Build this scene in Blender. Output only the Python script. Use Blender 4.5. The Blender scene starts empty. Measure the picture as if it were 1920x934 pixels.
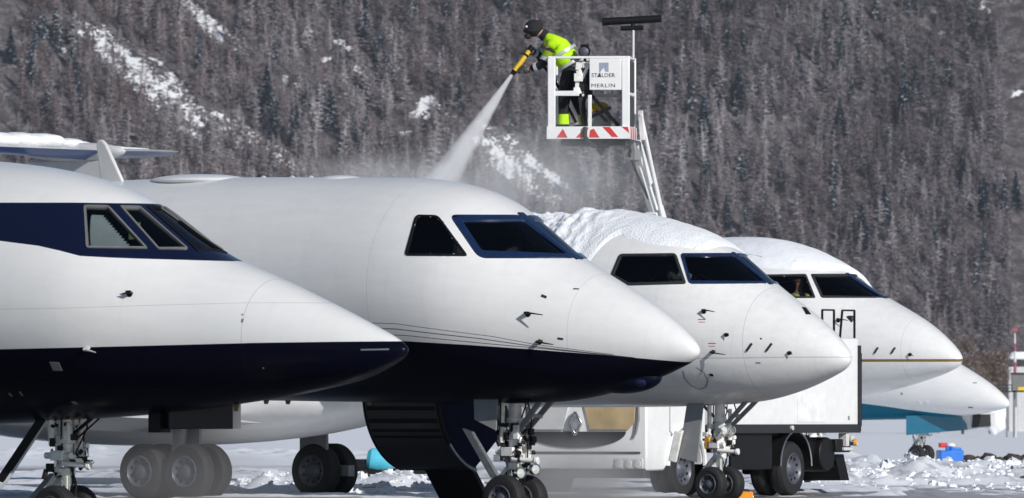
import bpy, math, random
import numpy as np
from mathutils import Vector, Matrix
from mathutils.bvhtree import BVHTree
from mathutils import geometry as G

R = math.radians
# ------------------------------------------------------------------ camera, sky, sun, exposure
scene = bpy.context.scene
C = scene.collection
F, CX, HY, CH = 20000.0, 960.0, 780.0, 1.2          # focal length in photo pixels, horizon row, camera height
cam_d = bpy.data.cameras.new("camera"); cam = bpy.data.objects.new("camera", cam_d); C.objects.link(cam)
cam.location = (0, 0, CH); cam.rotation_euler = (R(90), 0, 0)
cam_d.sensor_width = 36; cam_d.lens = 36 * F / 1920
cam_d.shift_y = (HY - 467) / 1920
cam_d.clip_start = 1; cam_d.clip_end = 12000
scene.camera = cam
cam_d.dof.use_dof = True; cam_d.dof.focus_distance = 136; cam_d.dof.aperture_fstop = 12.5

SUN_EL, SUN_AZ = 27.0, 144.0        # azimuth clockwise from +Y (north): behind the camera, to the right
sd = Vector((math.sin(R(SUN_AZ)) * math.cos(R(SUN_EL)), math.cos(R(SUN_AZ)) * math.cos(R(SUN_EL)), math.sin(R(SUN_EL))))
world = bpy.data.worlds.new("World"); scene.world = world; world.use_nodes = True
wn = world.node_tree; wn.nodes.clear()
sky = wn.nodes.new("ShaderNodeTexSky"); sky.sky_type = 'NISHITA'; sky.sun_disc = False
sky.sun_elevation = R(SUN_EL); sky.sun_rotation = R(SUN_AZ); sky.altitude = 1700
sky.air_density = 1.0; sky.dust_density = 0.6; sky.ozone_density = 1.0
bg = wn.nodes.new("ShaderNodeBackground"); bg.inputs[1].default_value = 0.07
wo = wn.nodes.new("ShaderNodeOutputWorld")
wn.links.new(sky.outputs[0], bg.inputs[0]); wn.links.new(bg.outputs[0], wo.inputs[0])
sun_d = bpy.data.lights.new("sun", 'SUN'); sun_d.energy = 3.85; sun_d.angle = R(0.53); sun_d.color = (1.0, 0.965, 0.92)
sun = bpy.data.objects.new("sun", sun_d); C.objects.link(sun)
sun.rotation_euler = sd.to_track_quat('Z', 'Y').to_euler(); sun.location = (30, -30, 60)
scene.view_settings.view_transform = 'Standard'; scene.view_settings.look = 'None'
scene.view_settings.exposure = 0.0; scene.view_settings.gamma = 1.0
try: scene.view_settings.use_curve_mapping = False
except Exception: pass
try:
    scene.cycles.volume_step_rate = 1.5; scene.cycles.volume_max_steps = 64
    scene.cycles.volume_bounces = 2; scene.cycles.transparent_max_bounces = 16
    scene.cycles.max_bounces = 8
except Exception: pass
rng = np.random.default_rng(7); random.seed(7)

# ------------------------------------------------------------------ helpers
def at(px, py, Y):
    "photo pixel at depth Y -> world point"
    return Vector(((px - CX) * Y / F, Y, CH + (HY - py) * Y / F))

class MB:
    "collects shapes; build() links them as ONE mesh object"
    def __init__(s): s.v = []; s.f = []; s.mi = []; s.m = 0
    def add(s, vs, fs):
        o = len(s.v); s.v += [tuple(v) for v in vs]
        s.f += [tuple(o + i for i in f) for f in fs]; s.mi += [s.m] * len(fs); return s
    def box(s, c, d, rot=None):
        c = Vector(c); x, y, z = d[0] / 2, d[1] / 2, d[2] / 2
        vs = [Vector((sx * x, sy * y, sz * z)) for sz in (-1, 1) for sy in (-1, 1) for sx in (-1, 1)]
        if rot is not None: vs = [rot @ v for v in vs]
        return s.add([v + c for v in vs], [(0, 2, 3, 1), (4, 5, 7, 6), (0, 1, 5, 4), (2, 6, 7, 3), (0, 4, 6, 2), (1, 3, 7, 5)])
    def bar(s, a, b, w, h, up=(0, 0, 1)):
        "rectangular bar from a to b"
        a = Vector(a); b = Vector(b); t = (b - a); L = t.length; t.normalize()
        u = Vector(up); sd_ = t.cross(u)
        if sd_.length < 1e-4: sd_ = t.cross(Vector((1, 0, 0)))
        sd_.normalize(); u = sd_.cross(t)
        rot = Matrix((t, sd_, u)).transposed()
        return s.box((a + b) / 2, (L, w, h), rot)
    def cyl(s, a, b, r0, r1=None, n=16, cap=True):
        a = Vector(a); b = Vector(b); r1 = r0 if r1 is None else r1
        t = (b - a).normalized(); u = t.orthogonal().normalized(); w = t.cross(u)
        vs = []; fs = []
        for p, r in ((a, r0), (b, r1)):
            for i in range(n):
                q = 2 * math.pi * i / n; vs.append(p + (u * math.cos(q) + w * math.sin(q)) * r)
        for i in range(n): fs.append((i, (i + 1) % n, n + (i + 1) % n, n + i))
        if cap: fs += [tuple(range(n - 1, -1, -1)), tuple(range(n, 2 * n))]
        return s.add(vs, fs)
    def tube(s, path, r, n=8):
        path = [Vector(p) for p in path]; vs = []; fs = []; m = len(path)
        pu = None
        for k, p in enumerate(path):
            t = (path[min(k + 1, m - 1)] - path[max(k - 1, 0)]).normalized()
            u = t.orthogonal().normalized() if pu is None else (pu - t * pu.dot(t)).normalized()
            pu = u; w = t.cross(u)
            rr = r[k] if hasattr(r, '__len__') else r
            for i in range(n):
                q = 2 * math.pi * i / n; vs.append(p + (u * math.cos(q) + w * math.sin(q)) * rr)
        for k in range(m - 1):
            for i in range(n): fs.append((k * n + i, k * n + (i + 1) % n, (k + 1) * n + (i + 1) % n, (k + 1) * n + i))
        fs += [tuple(range(n - 1, -1, -1)), tuple(range((m - 1) * n, m * n))]
        return s.add(vs, fs)
    def lathe(s, o, ax, prof, n=24):
        "prof = [(r, h)] about axis ax through o"
        o = Vector(o); t = Vector(ax).normalized(); u = t.orthogonal().normalized(); w = t.cross(u)
        vs = []; fs = []; m = len(prof)
        for r, h in prof:
            for i in range(n):
                q = 2 * math.pi * i / n; vs.append(o + t * h + (u * math.cos(q) + w * math.sin(q)) * max(r, 1e-4))
        for k in range(m - 1):
            for i in range(n): fs.append((k * n + i, k * n + (i + 1) % n, (k + 1) * n + (i + 1) % n, (k + 1) * n + i))
        return s.add(vs, fs)
    def ball(s, c, r, n=14, m=9):
        r = Vector(r) if hasattr(r, '__len__') else Vector((r, r, r)); c = Vector(c)
        vs = []; fs = []
        for j in range(m + 1):
            t = math.pi * j / m
            for i in range(n):
                q = 2 * math.pi * i / n
                vs.append(c + Vector((r.x * math.sin(t) * math.cos(q), r.y * math.sin(t) * math.sin(q), r.z * math.cos(t))))
        for j in range(m):
            for i in range(n): fs.append((j * n + i, (j + 1) * n + i, (j + 1) * n + (i + 1) % n, j * n + (i + 1) % n))
        return s.add(vs, fs)
    def prism(s, poly, d):
        "poly = list of 3D points (planar), extruded by vector d"
        n = len(poly); d = Vector(d); p = [Vector(q) for q in poly]
        return s.add(p + [q + d for q in p], [tuple(range(n)), tuple(range(2 * n - 1, n - 1, -1))] +
                     [(i, n + i, n + (i + 1) % n, (i + 1) % n) for i in range(n)])
    def xf(s, M_):
        s.v = [tuple(M_ @ Vector(v)) for v in s.v]; return s
    def build(s, name, mats, parent=None, smooth=True, bevel=0, loc=None, angle=35):
        me = bpy.data.meshes.new(name); me.from_pydata(s.v, [], s.f); 
        if not isinstance(mats, (list, tuple)): mats = [mats]
        for m in mats: me.materials.append(m)
        if len(mats) > 1: me.polygons.foreach_set('material_index', s.mi)
        import bmesh
        bm = bmesh.new(); bm.from_mesh(me); bmesh.ops.recalc_face_normals(bm, faces=bm.faces); bm.to_mesh(me); bm.free()
        if smooth:
            me.polygons.foreach_set('use_smooth', [True] * len(me.polygons)); me.set_sharp_from_angle(angle=R(angle))
        me.update()
        o = bpy.data.objects.new(name, me); C.objects.link(o)
        if parent is not None: o.parent = parent
        if loc is not None: o.location = loc
        if bevel:
            b = o.modifiers.new('bevel', 'BEVEL'); b.width = bevel; b.segments = 2; b.limit_method = 'ANGLE'; b.angle_limit = R(40)
        return o

def tag(o, label=None, cat=None, group=None, kind=None):
    if label: o['label'] = label
    if cat: o['category'] = cat
    if group: o['group'] = group
    if kind: o['kind'] = kind
    return o
def empty(name, loc, rz=0.0):
    o = bpy.data.objects.new(name, None); C.objects.link(o); o.location = loc; o.rotation_euler = (0, 0, rz)
    o.empty_display_size = 0.3; return o
def rootmat(o): return Matrix.Translation(o.location) @ o.rotation_euler.to_matrix().to_4x4()
def copy_tree(o, parent=None):
    c = o.copy(); C.objects.link(c); c.parent = parent
    for ch in list(o.children): copy_tree(ch, c)
    return c

# ------------------------------------------------------------------ materials
def mat(name, col, rough=0.5, metal=0.0, coat=0.0, noise=0.12, nscale=6.0, bump=0.0, bscale=30.0, spec=0.5):
    m = bpy.data.materials.new(name); m.use_nodes = True; nt = m.node_tree; b = nt.nodes['Principled BSDF']
    b.inputs['Roughness'].default_value = rough; b.inputs['Metallic'].default_value = metal
    b.inputs['Coat Weight'].default_value = coat; b.inputs['Coat Roughness'].default_value = 0.06
    b.inputs['Specular IOR Level'].default_value = spec
    tc = nt.nodes.new('ShaderNodeTexCoord'); nz = nt.nodes.new('ShaderNodeTexNoise')
    nz.inputs['Scale'].default_value = nscale; nz.inputs['Detail'].default_value = 5
    nt.links.new(tc.outputs['Object'], nz.inputs['Vector'])
    mr = nt.nodes.new('ShaderNodeMapRange'); mr.inputs[1].default_value = 0.3; mr.inputs[2].default_value = 0.7
    mr.inputs[3].default_value = 1 - noise; mr.inputs[4].default_value = 1 + noise * 0.6
    nt.links.new(nz.outputs['Fac'], mr.inputs[0])
    mx = nt.nodes.new('ShaderNodeVectorMath'); mx.operation = 'SCALE'; mx.inputs[0].default_value = col[:3]
    nt.links.new(mr.outputs[0], mx.inputs['Scale']); nt.links.new(mx.outputs[0], b.inputs['Base Color'])
    if bump:
        n2 = nt.nodes.new('ShaderNodeTexNoise'); n2.inputs['Scale'].default_value = bscale; n2.inputs['Detail'].default_value = 6
        nt.links.new(tc.outputs['Object'], n2.inputs['Vector'])
        bp = nt.nodes.new('ShaderNodeBump'); bp.inputs['Strength'].default_value = bump; bp.inputs['Distance'].default_value = 0.02
        nt.links.new(n2.outputs['Fac'], bp.inputs['Height']); nt.links.new(bp.outputs[0], b.inputs['Normal'])
    return m
def glass_mat(name, tint, rough=0.02, fmin=0.05):
    m = bpy.data.materials.new(name); m.use_nodes = True; nt = m.node_tree; nt.nodes.clear()
    out = nt.nodes.new('ShaderNodeOutputMaterial'); tr = nt.nodes.new('ShaderNodeBsdfTransparent'); gl = nt.nodes.new('ShaderNodeBsdfGlossy')
    tr.inputs[0].default_value = (*tint, 1); gl.inputs['Roughness'].default_value = rough
    fr = nt.nodes.new('ShaderNodeFresnel'); fr.inputs[0].default_value = 1.5
    ms = nt.nodes.new('ShaderNodeMixShader')
    nt.links.new(fr.outputs[0], ms.inputs[0]); nt.links.new(tr.outputs[0], ms.inputs[1]); nt.links.new(gl.outputs[0], ms.inputs[2])
    nt.links.new(ms.outputs[0], out.inputs[0]); return m
def snow_mat(name, bump=0.6, scale=9.0, col=(0.86, 0.88, 0.92), dirt=0.06):
    m = mat(name, col, 0.65, noise=dirt, nscale=3.0, bump=bump, bscale=scale)
    b = m.node_tree.nodes['Principled BSDF']; b.inputs['Subsurface Weight'].default_value = 0.0
    return m

M = dict(
    chrome=mat('chrome', (0.75, 0.75, 0.74), 0.18, 1.0, nscale=20),
    steel=mat('grey_painted_steel', (0.22, 0.225, 0.235), 0.4, 0.0, 0.2),
    alu=mat('bare_aluminium', (0.6, 0.6, 0.6), 0.32, 1.0, nscale=14),
    gearwhite=mat('white_gear_paint', (0.84, 0.83, 0.80), 0.3, 0, 0.3, noise=0.2, nscale=12),
    tyre=mat('tyre_rubber', (0.014, 0.014, 0.015), 0.75, noise=0.35, nscale=9, bump=0.15),
    rim=mat('grey_wheel_rim', (0.105, 0.112, 0.135), 0.42, 0.3, noise=0.25, nscale=15),
    black=mat('black_rubber', (0.007, 0.007, 0.008), 0.6, spec=0.25),
    blackm=mat('black_painted_metal', (0.008, 0.008, 0.009), 0.5, 0, 0.0, spec=0.25),
    darkgrey=mat('dark_grey_plastic', (0.028, 0.029, 0.033), 0.55, spec=0.3),
    navy=mat('navy_paint', (0.004, 0.0055, 0.018), 0.35, 0, 0.05, noise=0.1, spec=0.15),
    navyframe=mat('navy_frame_paint', (0.008, 0.022, 0.07), 0.25, 0, 0.7, noise=0.2, nscale=20),  # navy paint with the blue of reflected sky added to its base
    navyfab=mat('navy_carpet', (0.006, 0.009, 0.034), 0.85, noise=0.3, spec=0.2),
    charcoal=mat('charcoal_paint', (0.045, 0.045, 0.052), 0.4, 0, 0.2),
    white=mat('white_paint', (0.80, 0.80, 0.80), 0.35, 0, 0.3, noise=0.05),
    greywhite=mat('off_white_paint', (0.62, 0.62, 0.62), 0.4, 0, 0.2, noise=0.08),
    framegrey=mat('light_grey_frame', (0.22, 0.22, 0.22), 0.4, 0.3),
    orange=mat('orange_paint', (0.85, 0.30, 0.01), 0.4, 0, 0.2),
    amber=mat('amber_plastic', (0.75, 0.36, 0.04), 0.35, 0, 0.3),
    yellow=mat('yellow_paint', (0.78, 0.50, 0.02), 0.4, 0, 0.2),
    red=mat('red_reflective', (0.62, 0.025, 0.02), 0.45),
    hivis=mat('hi_vis_fabric', (0.50, 0.86, 0.0), 0.75, noise=0.2, nscale=7, bump=0.5, bscale=14),
    silverstripe=mat('silver_reflective_tape', (0.55, 0.56, 0.58), 0.4, 0.2),
    darkcloth=mat('black_work_fabric', (0.012, 0.012, 0.016), 0.85, noise=0.3, bump=0.4, bscale=14),
    skin=mat('skin', (0.42, 0.24, 0.17), 0.55),
    glove=mat('dark_grey_glove', (0.07, 0.065, 0.065), 0.8, noise=0.3),
    teal=mat('teal_paint', (0.005, 0.125, 0.215), 0.3, 0, 0.5),
    bluebin=mat('blue_plastic', (0.01, 0.16, 0.62), 0.4, 0, 0.2),
    blueline=mat('blue_underside', (0.01, 0.07, 0.28), 0.3, 0, 0.4),
    cyan=mat('cyan_plastic', (0.10, 0.55, 0.72), 0.35, 0, 0.3),
    concrete=mat('grey_cladding', (0.16, 0.165, 0.155), 0.7),
    bronze=mat('bronze_metal', (0.20, 0.15, 0.09), 0.4, 0.6),
    lens=mat('headlamp_lens', (0.75, 0.74, 0.70), 0.12, 0.3, 0.8),
    amberreflect=mat('amber_reflection_panel', (0.55, 0.42, 0.24), 0.35, 0, 0.3, noise=0.25, nscale=3),  # warm reflection painted into the colour of one grille panel
    snow=snow_mat('packed_snow'), snowrough=snow_mat('crumbly_snow', 1.0, 34.0),
    glass=glass_mat('cockpit_glass', (0.60, 0.64, 0.66)), darkglass=glass_mat('dark_glass', (0.42, 0.45, 0.48)),
    blind=mat('grey_green_blind', (0.40, 0.45, 0.45), 0.7), greencard=mat('pale_green_card', (0.50, 0.62, 0.28), 0.7),
    paper=mat('white_paper', (0.75, 0.75, 0.72), 0.8), seat=mat('dark_seat_leather', (0.02, 0.02, 0.022), 0.6),
)

# ------------------------------------------------------------------ jet hulls: (nose X, [(distance behind nose, axis height, radius)])
HULL = {
 '1': (-1.032, [ (0.03,1.856,0.032), (0.11,1.846,0.087), (0.19,1.846,0.126), (0.27,1.847,0.163), (0.35,1.847,0.196), (0.47,1.848,0.247), (0.59,1.853,0.290), (0.75,1.870,0.339), (0.91,1.884,0.389), (1.08,1.903,0.435), (1.24,1.919,0.479), (1.40,1.938,0.524), (1.56,1.955,0.565), (1.72,1.974,0.603), (1.88,1.994,0.639), (2.00,2.010,0.666), (2.30,2.035,0.730), (2.55,2.074,0.798), (2.81,2.129,0.872), (3.06,2.186,0.953), (3.31,2.254,1.040), (3.56,2.315,1.116), (3.81,2.351,1.168), (4.06,2.383,1.211), (4.32,2.406,1.246), (4.57,2.424,1.276), (4.82,2.434,1.296), (5.07,2.443,1.316), (5.32,2.451,1.332), (5.57,2.455,1.342), (5.83,2.460,1.351), (6.08,2.464,1.361), (6.33,2.469,1.370), (6.58,2.473,1.379), (6.83,2.478,1.387) ]),
 '2': (2.068, [ (0.03,1.905,0.037), (0.11,1.917,0.102), (0.19,1.938,0.156), (0.27,1.953,0.203), (0.35,1.968,0.250), (0.47,1.987,0.314), (0.59,2.002,0.372), (0.75,2.026,0.442), (0.91,2.045,0.506), (1.08,2.069,0.566), (1.24,2.091,0.624), (1.40,2.112,0.679), (1.56,2.134,0.734), (1.72,2.164,0.784), (1.88,2.198,0.832), (2.00,2.228,0.874), (2.48,2.386,1.044), (2.91,2.518,1.178), (3.34,2.578,1.238), (3.77,2.611,1.265), (4.20,2.623,1.272), (4.63,2.629,1.272), (5.06,2.635,1.273), (5.49,2.641,1.275), (5.92,2.648,1.275), (6.35,2.651,1.275), (6.78,2.657,1.274), (7.21,2.657,1.272), (7.64,2.660,1.269), (8.07,2.660,1.265), (8.49,2.657,1.258), (8.92,2.654,1.252), (9.35,2.651,1.243), (9.78,2.645,1.237), (10.21,2.642,1.232) ]),
 '3': (4.692, [ (0.03,2.018,0.041), (0.11,2.003,0.133), (0.19,2.018,0.200), (0.27,2.037,0.255), (0.35,2.052,0.302), (0.47,2.075,0.373), (0.59,2.098,0.440), (0.75,2.117,0.522), (0.91,2.143,0.595), (1.08,2.170,0.665), (1.24,2.197,0.733), (1.40,2.227,0.799), (1.56,2.265,0.859), (1.72,2.310,0.922), (1.88,2.363,0.988), (2.00,2.405,1.035), (2.40,2.519,1.171), (2.76,2.585,1.245), (3.11,2.628,1.298), (3.46,2.664,1.338), (3.82,2.688,1.364), (4.17,2.694,1.369), (4.52,2.681,1.358), (4.88,2.665,1.342), (5.23,2.652,1.331), (5.58,2.658,1.336), (5.94,2.663,1.342), (6.29,2.669,1.348), (6.64,2.675,1.353), (7.00,2.677,1.353), (7.35,2.676,1.354), (7.70,2.678,1.356), (8.06,2.680,1.357), (8.41,2.682,1.357), (8.76,2.680,1.358) ]),
 '4': (7.416, [ (0.03,2.128,0.042), (0.11,2.133,0.120), (0.19,2.160,0.181), (0.27,2.178,0.233), (0.35,2.191,0.280), (0.47,2.218,0.344), (0.59,2.241,0.403), (0.75,2.272,0.476), (0.91,2.295,0.543), (1.08,2.313,0.603), (1.24,2.331,0.662), (1.40,2.354,0.713), (1.56,2.372,0.764), (1.72,2.395,0.813), (1.88,2.418,0.869), (2.00,2.436,0.910), (2.35,2.518,1.035), (2.66,2.586,1.136), (2.96,2.645,1.225), (3.26,2.700,1.294), (3.56,2.741,1.349), (3.87,2.756,1.377), (4.17,2.767,1.386), (4.47,2.760,1.381), (4.77,2.757,1.377), (5.08,2.754,1.374), (5.38,2.751,1.372), (5.68,2.748,1.369), (5.98,2.745,1.366), (6.29,2.742,1.363), (6.59,2.739,1.359), (6.89,2.741,1.360), (7.19,2.743,1.359), (7.50,2.744,1.359), (7.80,2.741,1.361) ]),
 '5': (12.443, [ (0.03,1.514,0.041), (0.11,1.520,0.105), (0.19,1.534,0.155), (0.27,1.561,0.198), (0.35,1.581,0.235), (0.47,1.614,0.286), (0.59,1.641,0.338), (0.75,1.675,0.400), (0.91,1.708,0.454), (1.08,1.742,0.506), (1.24,1.776,0.552), (1.40,1.809,0.599), (1.56,1.843,0.646), (1.72,1.877,0.687), (1.88,1.904,0.725), (2.00,1.924,0.754), (2.35,1.985,0.836), (2.66,2.033,0.904), (2.96,2.074,0.953), (3.26,2.108,0.996), (3.56,2.149,1.042), (3.87,2.190,1.083), (4.17,2.224,1.125), (4.47,2.266,1.170), (4.77,2.293,1.201), (5.08,2.314,1.222), (5.38,2.335,1.243), (5.68,2.350,1.258), (5.98,2.350,1.259), (6.29,2.351,1.260), (6.59,2.352,1.260), (6.89,2.353,1.261), (7.19,2.354,1.262), (7.50,2.354,1.263), (7.80,2.355,1.264) ]),
}
TH = R(38)                                             # every jet is parked with its nose turned 38 degrees towards the camera
def math_node(nt, op, a, b=None, c=None):
    n = nt.nodes.new('ShaderNodeMath'); n.operation = op
    for i, v in enumerate((a, b, c)):
        if v is None: continue
        if isinstance(v, (int, float)): n.inputs[i].default_value = v
        else: nt.links.new(v, n.inputs[i])
    return n.outputs[0]
def curve_of(nt, xs, pts):
    "piecewise linear z(x) from [(x, z)] in local metres"
    pts = sorted(pts); x0, x1 = pts[0][0], pts[-1][0]; z0 = min(p[1] for p in pts) - .01; z1 = max(p[1] for p in pts) + .01
    mr = nt.nodes.new('ShaderNodeMapRange'); nt.links.new(xs, mr.inputs[0]); mr.clamp = True
    mr.inputs[1].default_value = x0; mr.inputs[2].default_value = x1
    fc = nt.nodes.new('ShaderNodeFloatCurve'); cm = fc.mapping; cv = cm.curves[0]
    q = [((x - x0) / (x1 - x0), (z - z0) / (z1 - z0)) for x, z in pts]
    while len(cv.points) < len(q): cv.points.new(.5, .5)
    for p, (a, b) in zip(cv.points, q): p.location = (a, b); p.handle_type = 'VECTOR'
    cm.update(); nt.links.new(mr.outputs[0], fc.inputs[1])
    return math_node(nt, 'MULTIPLY_ADD', fc.outputs[0], z1 - z0, z0)

class Jet:
    NS, NP = 340, 220
    def __init__(s, key, Y, sg, L, label, name='business_jet', tail=True):
        s.key = key; s.Y = Y; s.sg = sg; s.L = L
        s.nx, rows = HULL[key]; s.nx += .035; rows = np.array(rows); rows = rows[rows[:, 0] < 9.6]
        S = np.concatenate([[0], np.cumsum(np.diff(np.linspace(0, 1, s.NS) ** 1.7))]); S = S / S[-1] * L
        fine = np.linspace(0, L, 4000); Lr = rows[-1, 0]
        zc = np.interp(fine, rows[:, 0], rows[:, 1]); rr = np.interp(fine, np.r_[0, rows[:, 0]], np.r_[0, rows[:, 2]])
        step = fine[1]                                  # smooth, with a window that shrinks towards the tip
        def sm(a):
            c = np.cumsum(np.r_[0, a]); out = a.copy()
            hw = np.clip((0.16 * np.minimum(1, fine / 0.8)) / step, 0, None).astype(int)
            i = np.arange(len(a)); lo = np.maximum(i - hw, 0); hi = np.minimum(i + hw + 1, len(a))
            hw2 = np.minimum(i - lo, hi - 1 - i); lo = i - hw2; hi = i + hw2 + 1
            return (c[hi] - c[lo]) / (hi - lo)
        for _ in range(3): zc = sm(zc); rr = sm(rr)
        t1, sh = 0.45, 0.045; t0 = t1 - sh; r0 = np.interp(t1, fine, rr); r1 = (np.interp(t1 + .02, fine, rr) - np.interp(t1 - .02, fine, rr)) / .04   # rounded nose tip
        A = 2 * r0 * r0 / t0 - 2 * r0 * r1; B = (2 * r0 * r1 - r0 * r0 / t0) / t0; tip = fine < t1; q = np.clip(fine[tip] - sh, 0, None)
        rr[tip] = np.sqrt(np.clip(A * q + B * q * q, 0, None))
        tip = fine < .2; z0 = np.interp(.2, fine, zc); zs = (np.interp(.3, fine, zc) - z0) / .1; zc[tip] = z0 - zs * (.2 - fine[tip]) * .8
        S = sh + S * (L - sh) / L
        if tail:                                       # tail cone
            ta = L - 6.0; q = np.clip((fine - ta) / 6.0, 0, 1); q = q * q * (3 - 2 * q) * .5 + q * .5
            zc = zc + q * 0.55; rr = rr * (1 - 0.84 * q)
        s.fine, s.zc, s.rr = fine, zc, rr
        s.S = S
        c, n = math.cos(TH), math.sin(TH)
        tipw = Vector((s.nx, Y, 0)); s.F = Vector((c, -n, 0)); s.P_ = Vector((n, c, 0))
        s.root = tag(empty(name, tipw - s.F * sg, -TH), label, 'jet', 'business jets parked in a row')
        s.M = rootmat(s.root); s.Mi = s.M.inverted()
        ph = np.linspace(-math.pi / 2, 1.5 * math.pi, s.NP, endpoint=False)
        Sg, Pg = np.meshgrid(S, ph, indexing='ij')
        z = np.interp(Sg, fine, zc); r = np.interp(Sg, fine, rr)
        s.grid = np.stack([sg - Sg, -r * np.cos(Pg), z + r * np.sin(Pg)], -1); s.Sg, s.Pg = Sg, Pg
        i = np.arange(s.NS - 1)[:, None]; j = np.arange(s.NP)[None, :]; jn = (j + 1) % s.NP
        s.faces = np.stack([i * s.NP + j, i * s.NP + jn, (i + 1) * s.NP + jn, (i + 1) * s.NP + j], -1).reshape(-1, 4)
        s.bvh = BVHTree.FromPolygons([tuple(v) for v in s.grid.reshape(-1, 3)], [tuple(f) for f in s.faces])
        s.cuts = []
    def prof(s, d): return float(np.interp(d, s.fine, s.zc)), float(np.interp(d, s.fine, s.rr))
    def P(s, d, ph, off=0.0):
        z, r = s.prof(d); e = 0.02; z2, r2 = s.prof(d + e)
        p = Vector((s.sg - d, -r * math.cos(ph), z + r * math.sin(ph)))
        if off:
            k = (r2 - r) / e; kz = (z2 - z) / e
            nrm = Vector((k + kz * math.sin(ph), -math.cos(ph), math.sin(ph))).normalized(); p = p + nrm * off
        return p
    def ray(s, px, py):
        o = s.Mi @ Vector((0, 0, CH)); d = (s.Mi.to_3x3() @ Vector(((px - CX) / F, 1, (HY - py) / F))).normalized()
        return s.bvh.ray_cast(o, d)[0]
    def px(s, px, py):
        "photo pixel -> (distance behind nose, angle round the hull; 0 = camera side, 90 degrees = top)"
        for k in range(60):
            h = s.ray(px - k * 0.5, py + k * 0.45 * (1 if py < 640 else -1))
            if h is not None: break
        d = s.sg - h.x; z, r = s.prof(d)
        return d, math.atan2(h.z - z, -h.y)
    def top_s(s, py):
        "where the centre line of the roof passes photo row py"
        lo, hi = 0.05, 5.0
        for _ in range(40):
            m_ = (lo + hi) / 2; w = s.M @ s.P(m_, math.pi / 2)
            if HY - F * (w.z - CH) / w.y > py: lo = m_
            else: hi = m_
        return lo
    def row90(s, py):
        "photo x where the centre line of the hull crosses row py"
        w = s.M @ s.P(s.top_s(py), math.pi / 2); return (CX + F * w.x / w.y, py)
    def loc(s, px, py): d, p = s.px(px, py); return s.P(d, p)
    # -- loops on the hull surface: corners are photo pixels (x, y) or ('p', s, phi)
    def loop(s, corners, rad=5.0, n=7):
        cs = []
        for c in corners: cs.append((None, (c[1], c[2])) if c[0] == 'p' else (Vector(c), s.px(*c)))
        pts = []; N = len(cs)
        for i in range(N):
            a, b, c_ = cs[i - 1], cs[i], cs[(i + 1) % N]
            if b[0] is not None and a[0] is not None and c_[0] is not None and rad > 0:
                u = (a[0] - b[0]); v = (c_[0] - b[0]); rr = min(rad, u.length * .4, v.length * .4); u = b[0] + u.normalized() * rr; v = b[0] + v.normalized() * rr
                arc = [s.px(*(u * (1 - t) ** 2 + b[0] * 2 * t * (1 - t) + v * t * t)) for t in (0, .25, .5, .75, 1)]
                pts += arc; end = v
            else: pts.append(b[1]); end = b[0]
            if end is not None and c_[0] is not None:
                tgt = c_[0]
                d_ = cs[(i + 2) % N]
                if d_[0] is not None and rad > 0 and b[0] is not None:
                    w = (end - tgt); tgt = tgt + w.normalized() * min(rad, w.length * .4)
                for k in range(1, n): pts.append(s.px(*(end.lerp(tgt, k / n))))
            else:
                p0, p1 = pts[-1], c_[1]
                for k in range(1, n): pts.append((p0[0] + (p1[0] - p0[0]) * k / n, p0[1] + (p1[1] - p0[1]) * k / n))
        out = [pts[0]]
        for p in pts[1:]:
            if abs(p[0] - out[-1][0]) + abs(p[1] - out[-1][1]) > 1e-4: out.append(p)
        return out
    def window(s, corners, fw, frame, glass, rad=5.0, mirror=True, raise_=0.012, cut=True, label=None):
        lp = s.loop(corners, rad); cs = sum(p[0] for p in lp) / len(lp); _, rc = s.prof(cs)
        W = [Vector((p[0], p[1] * rc)) for p in lp]; n = len(W)
        area = sum(W[i].cross(W[(i + 1) % n]) for i in range(n)) if hasattr(W[0], 'cross') else 0
        sg = 1 if area > 0 else -1
        def inset(w):
            o = []
            for i in range(n):
                e1 = (W[i] - W[i - 1]); e2 = (W[(i + 1) % n] - W[i])
                n1 = Vector((-e1.y, e1.x)).normalized(); n2 = Vector((-e2.y, e2.x)).normalized()
                b = (n1 + n2); b = b.normalized() if b.length > 1e-4 else n1
                k = 1 / max(.5, b.dot(n1)); o.append(W[i] + b * (w * sg * k))
            return o
        I = inset(fw); Md = inset(fw * .5); T = inset(fw * .12)
        res = []
        for mir in ((0, 1) if mirror else (0,)):
            f = lambda q, off: s.P(q.x, (math.pi - q.y / rc) if mir else q.y / rc, off)
            m = MB()
            rings = [[f(q, -.004) for q in W], [f(q, raise_) for q in T], [f(q, raise_) for q in inset(fw * .85)], [f(q, -.03) for q in I]]
            m.add(sum(rings, []), [(k * n + i, k * n + (i + 1) % n, (k + 1) * n + (i + 1) % n, (k + 1) * n + i) for k in range(3) for i in range(n)])
            fr = m.build('window', frame, s.root)
            if label and not mir: fr['label'] = label
            # pane
            mid = inset(fw * .9); xs = [q.x for q in mid]; ys = [q.y for q in mid]
            V = [Vector(q) for q in mid]; E = [(i, (i + 1) % n) for i in range(n)]
            gx = np.arange(min(xs) + .04, max(xs), .06); gy = np.arange(min(ys) + .04, max(ys), .06)
            for a in gx:
                for b in gy: 
                    if inside(a, b, mid) : V.append(Vector((a, b)))
            r = G.delaunay_2d_cdt(V, E, [list(range(n))], 1, 1e-5)
            pm = MB(); pm.add([f(q, -.012) for q in r[0]], [tuple(t) for t in r[2]])
            pn = pm.build('pane', glass, fr, angle=80)
            if cut: s.cuts.append(([((q.x), (math.pi - q.y / rc) if mir else q.y / rc) for q in Md]))
            res.append(fr)
        return res
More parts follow.
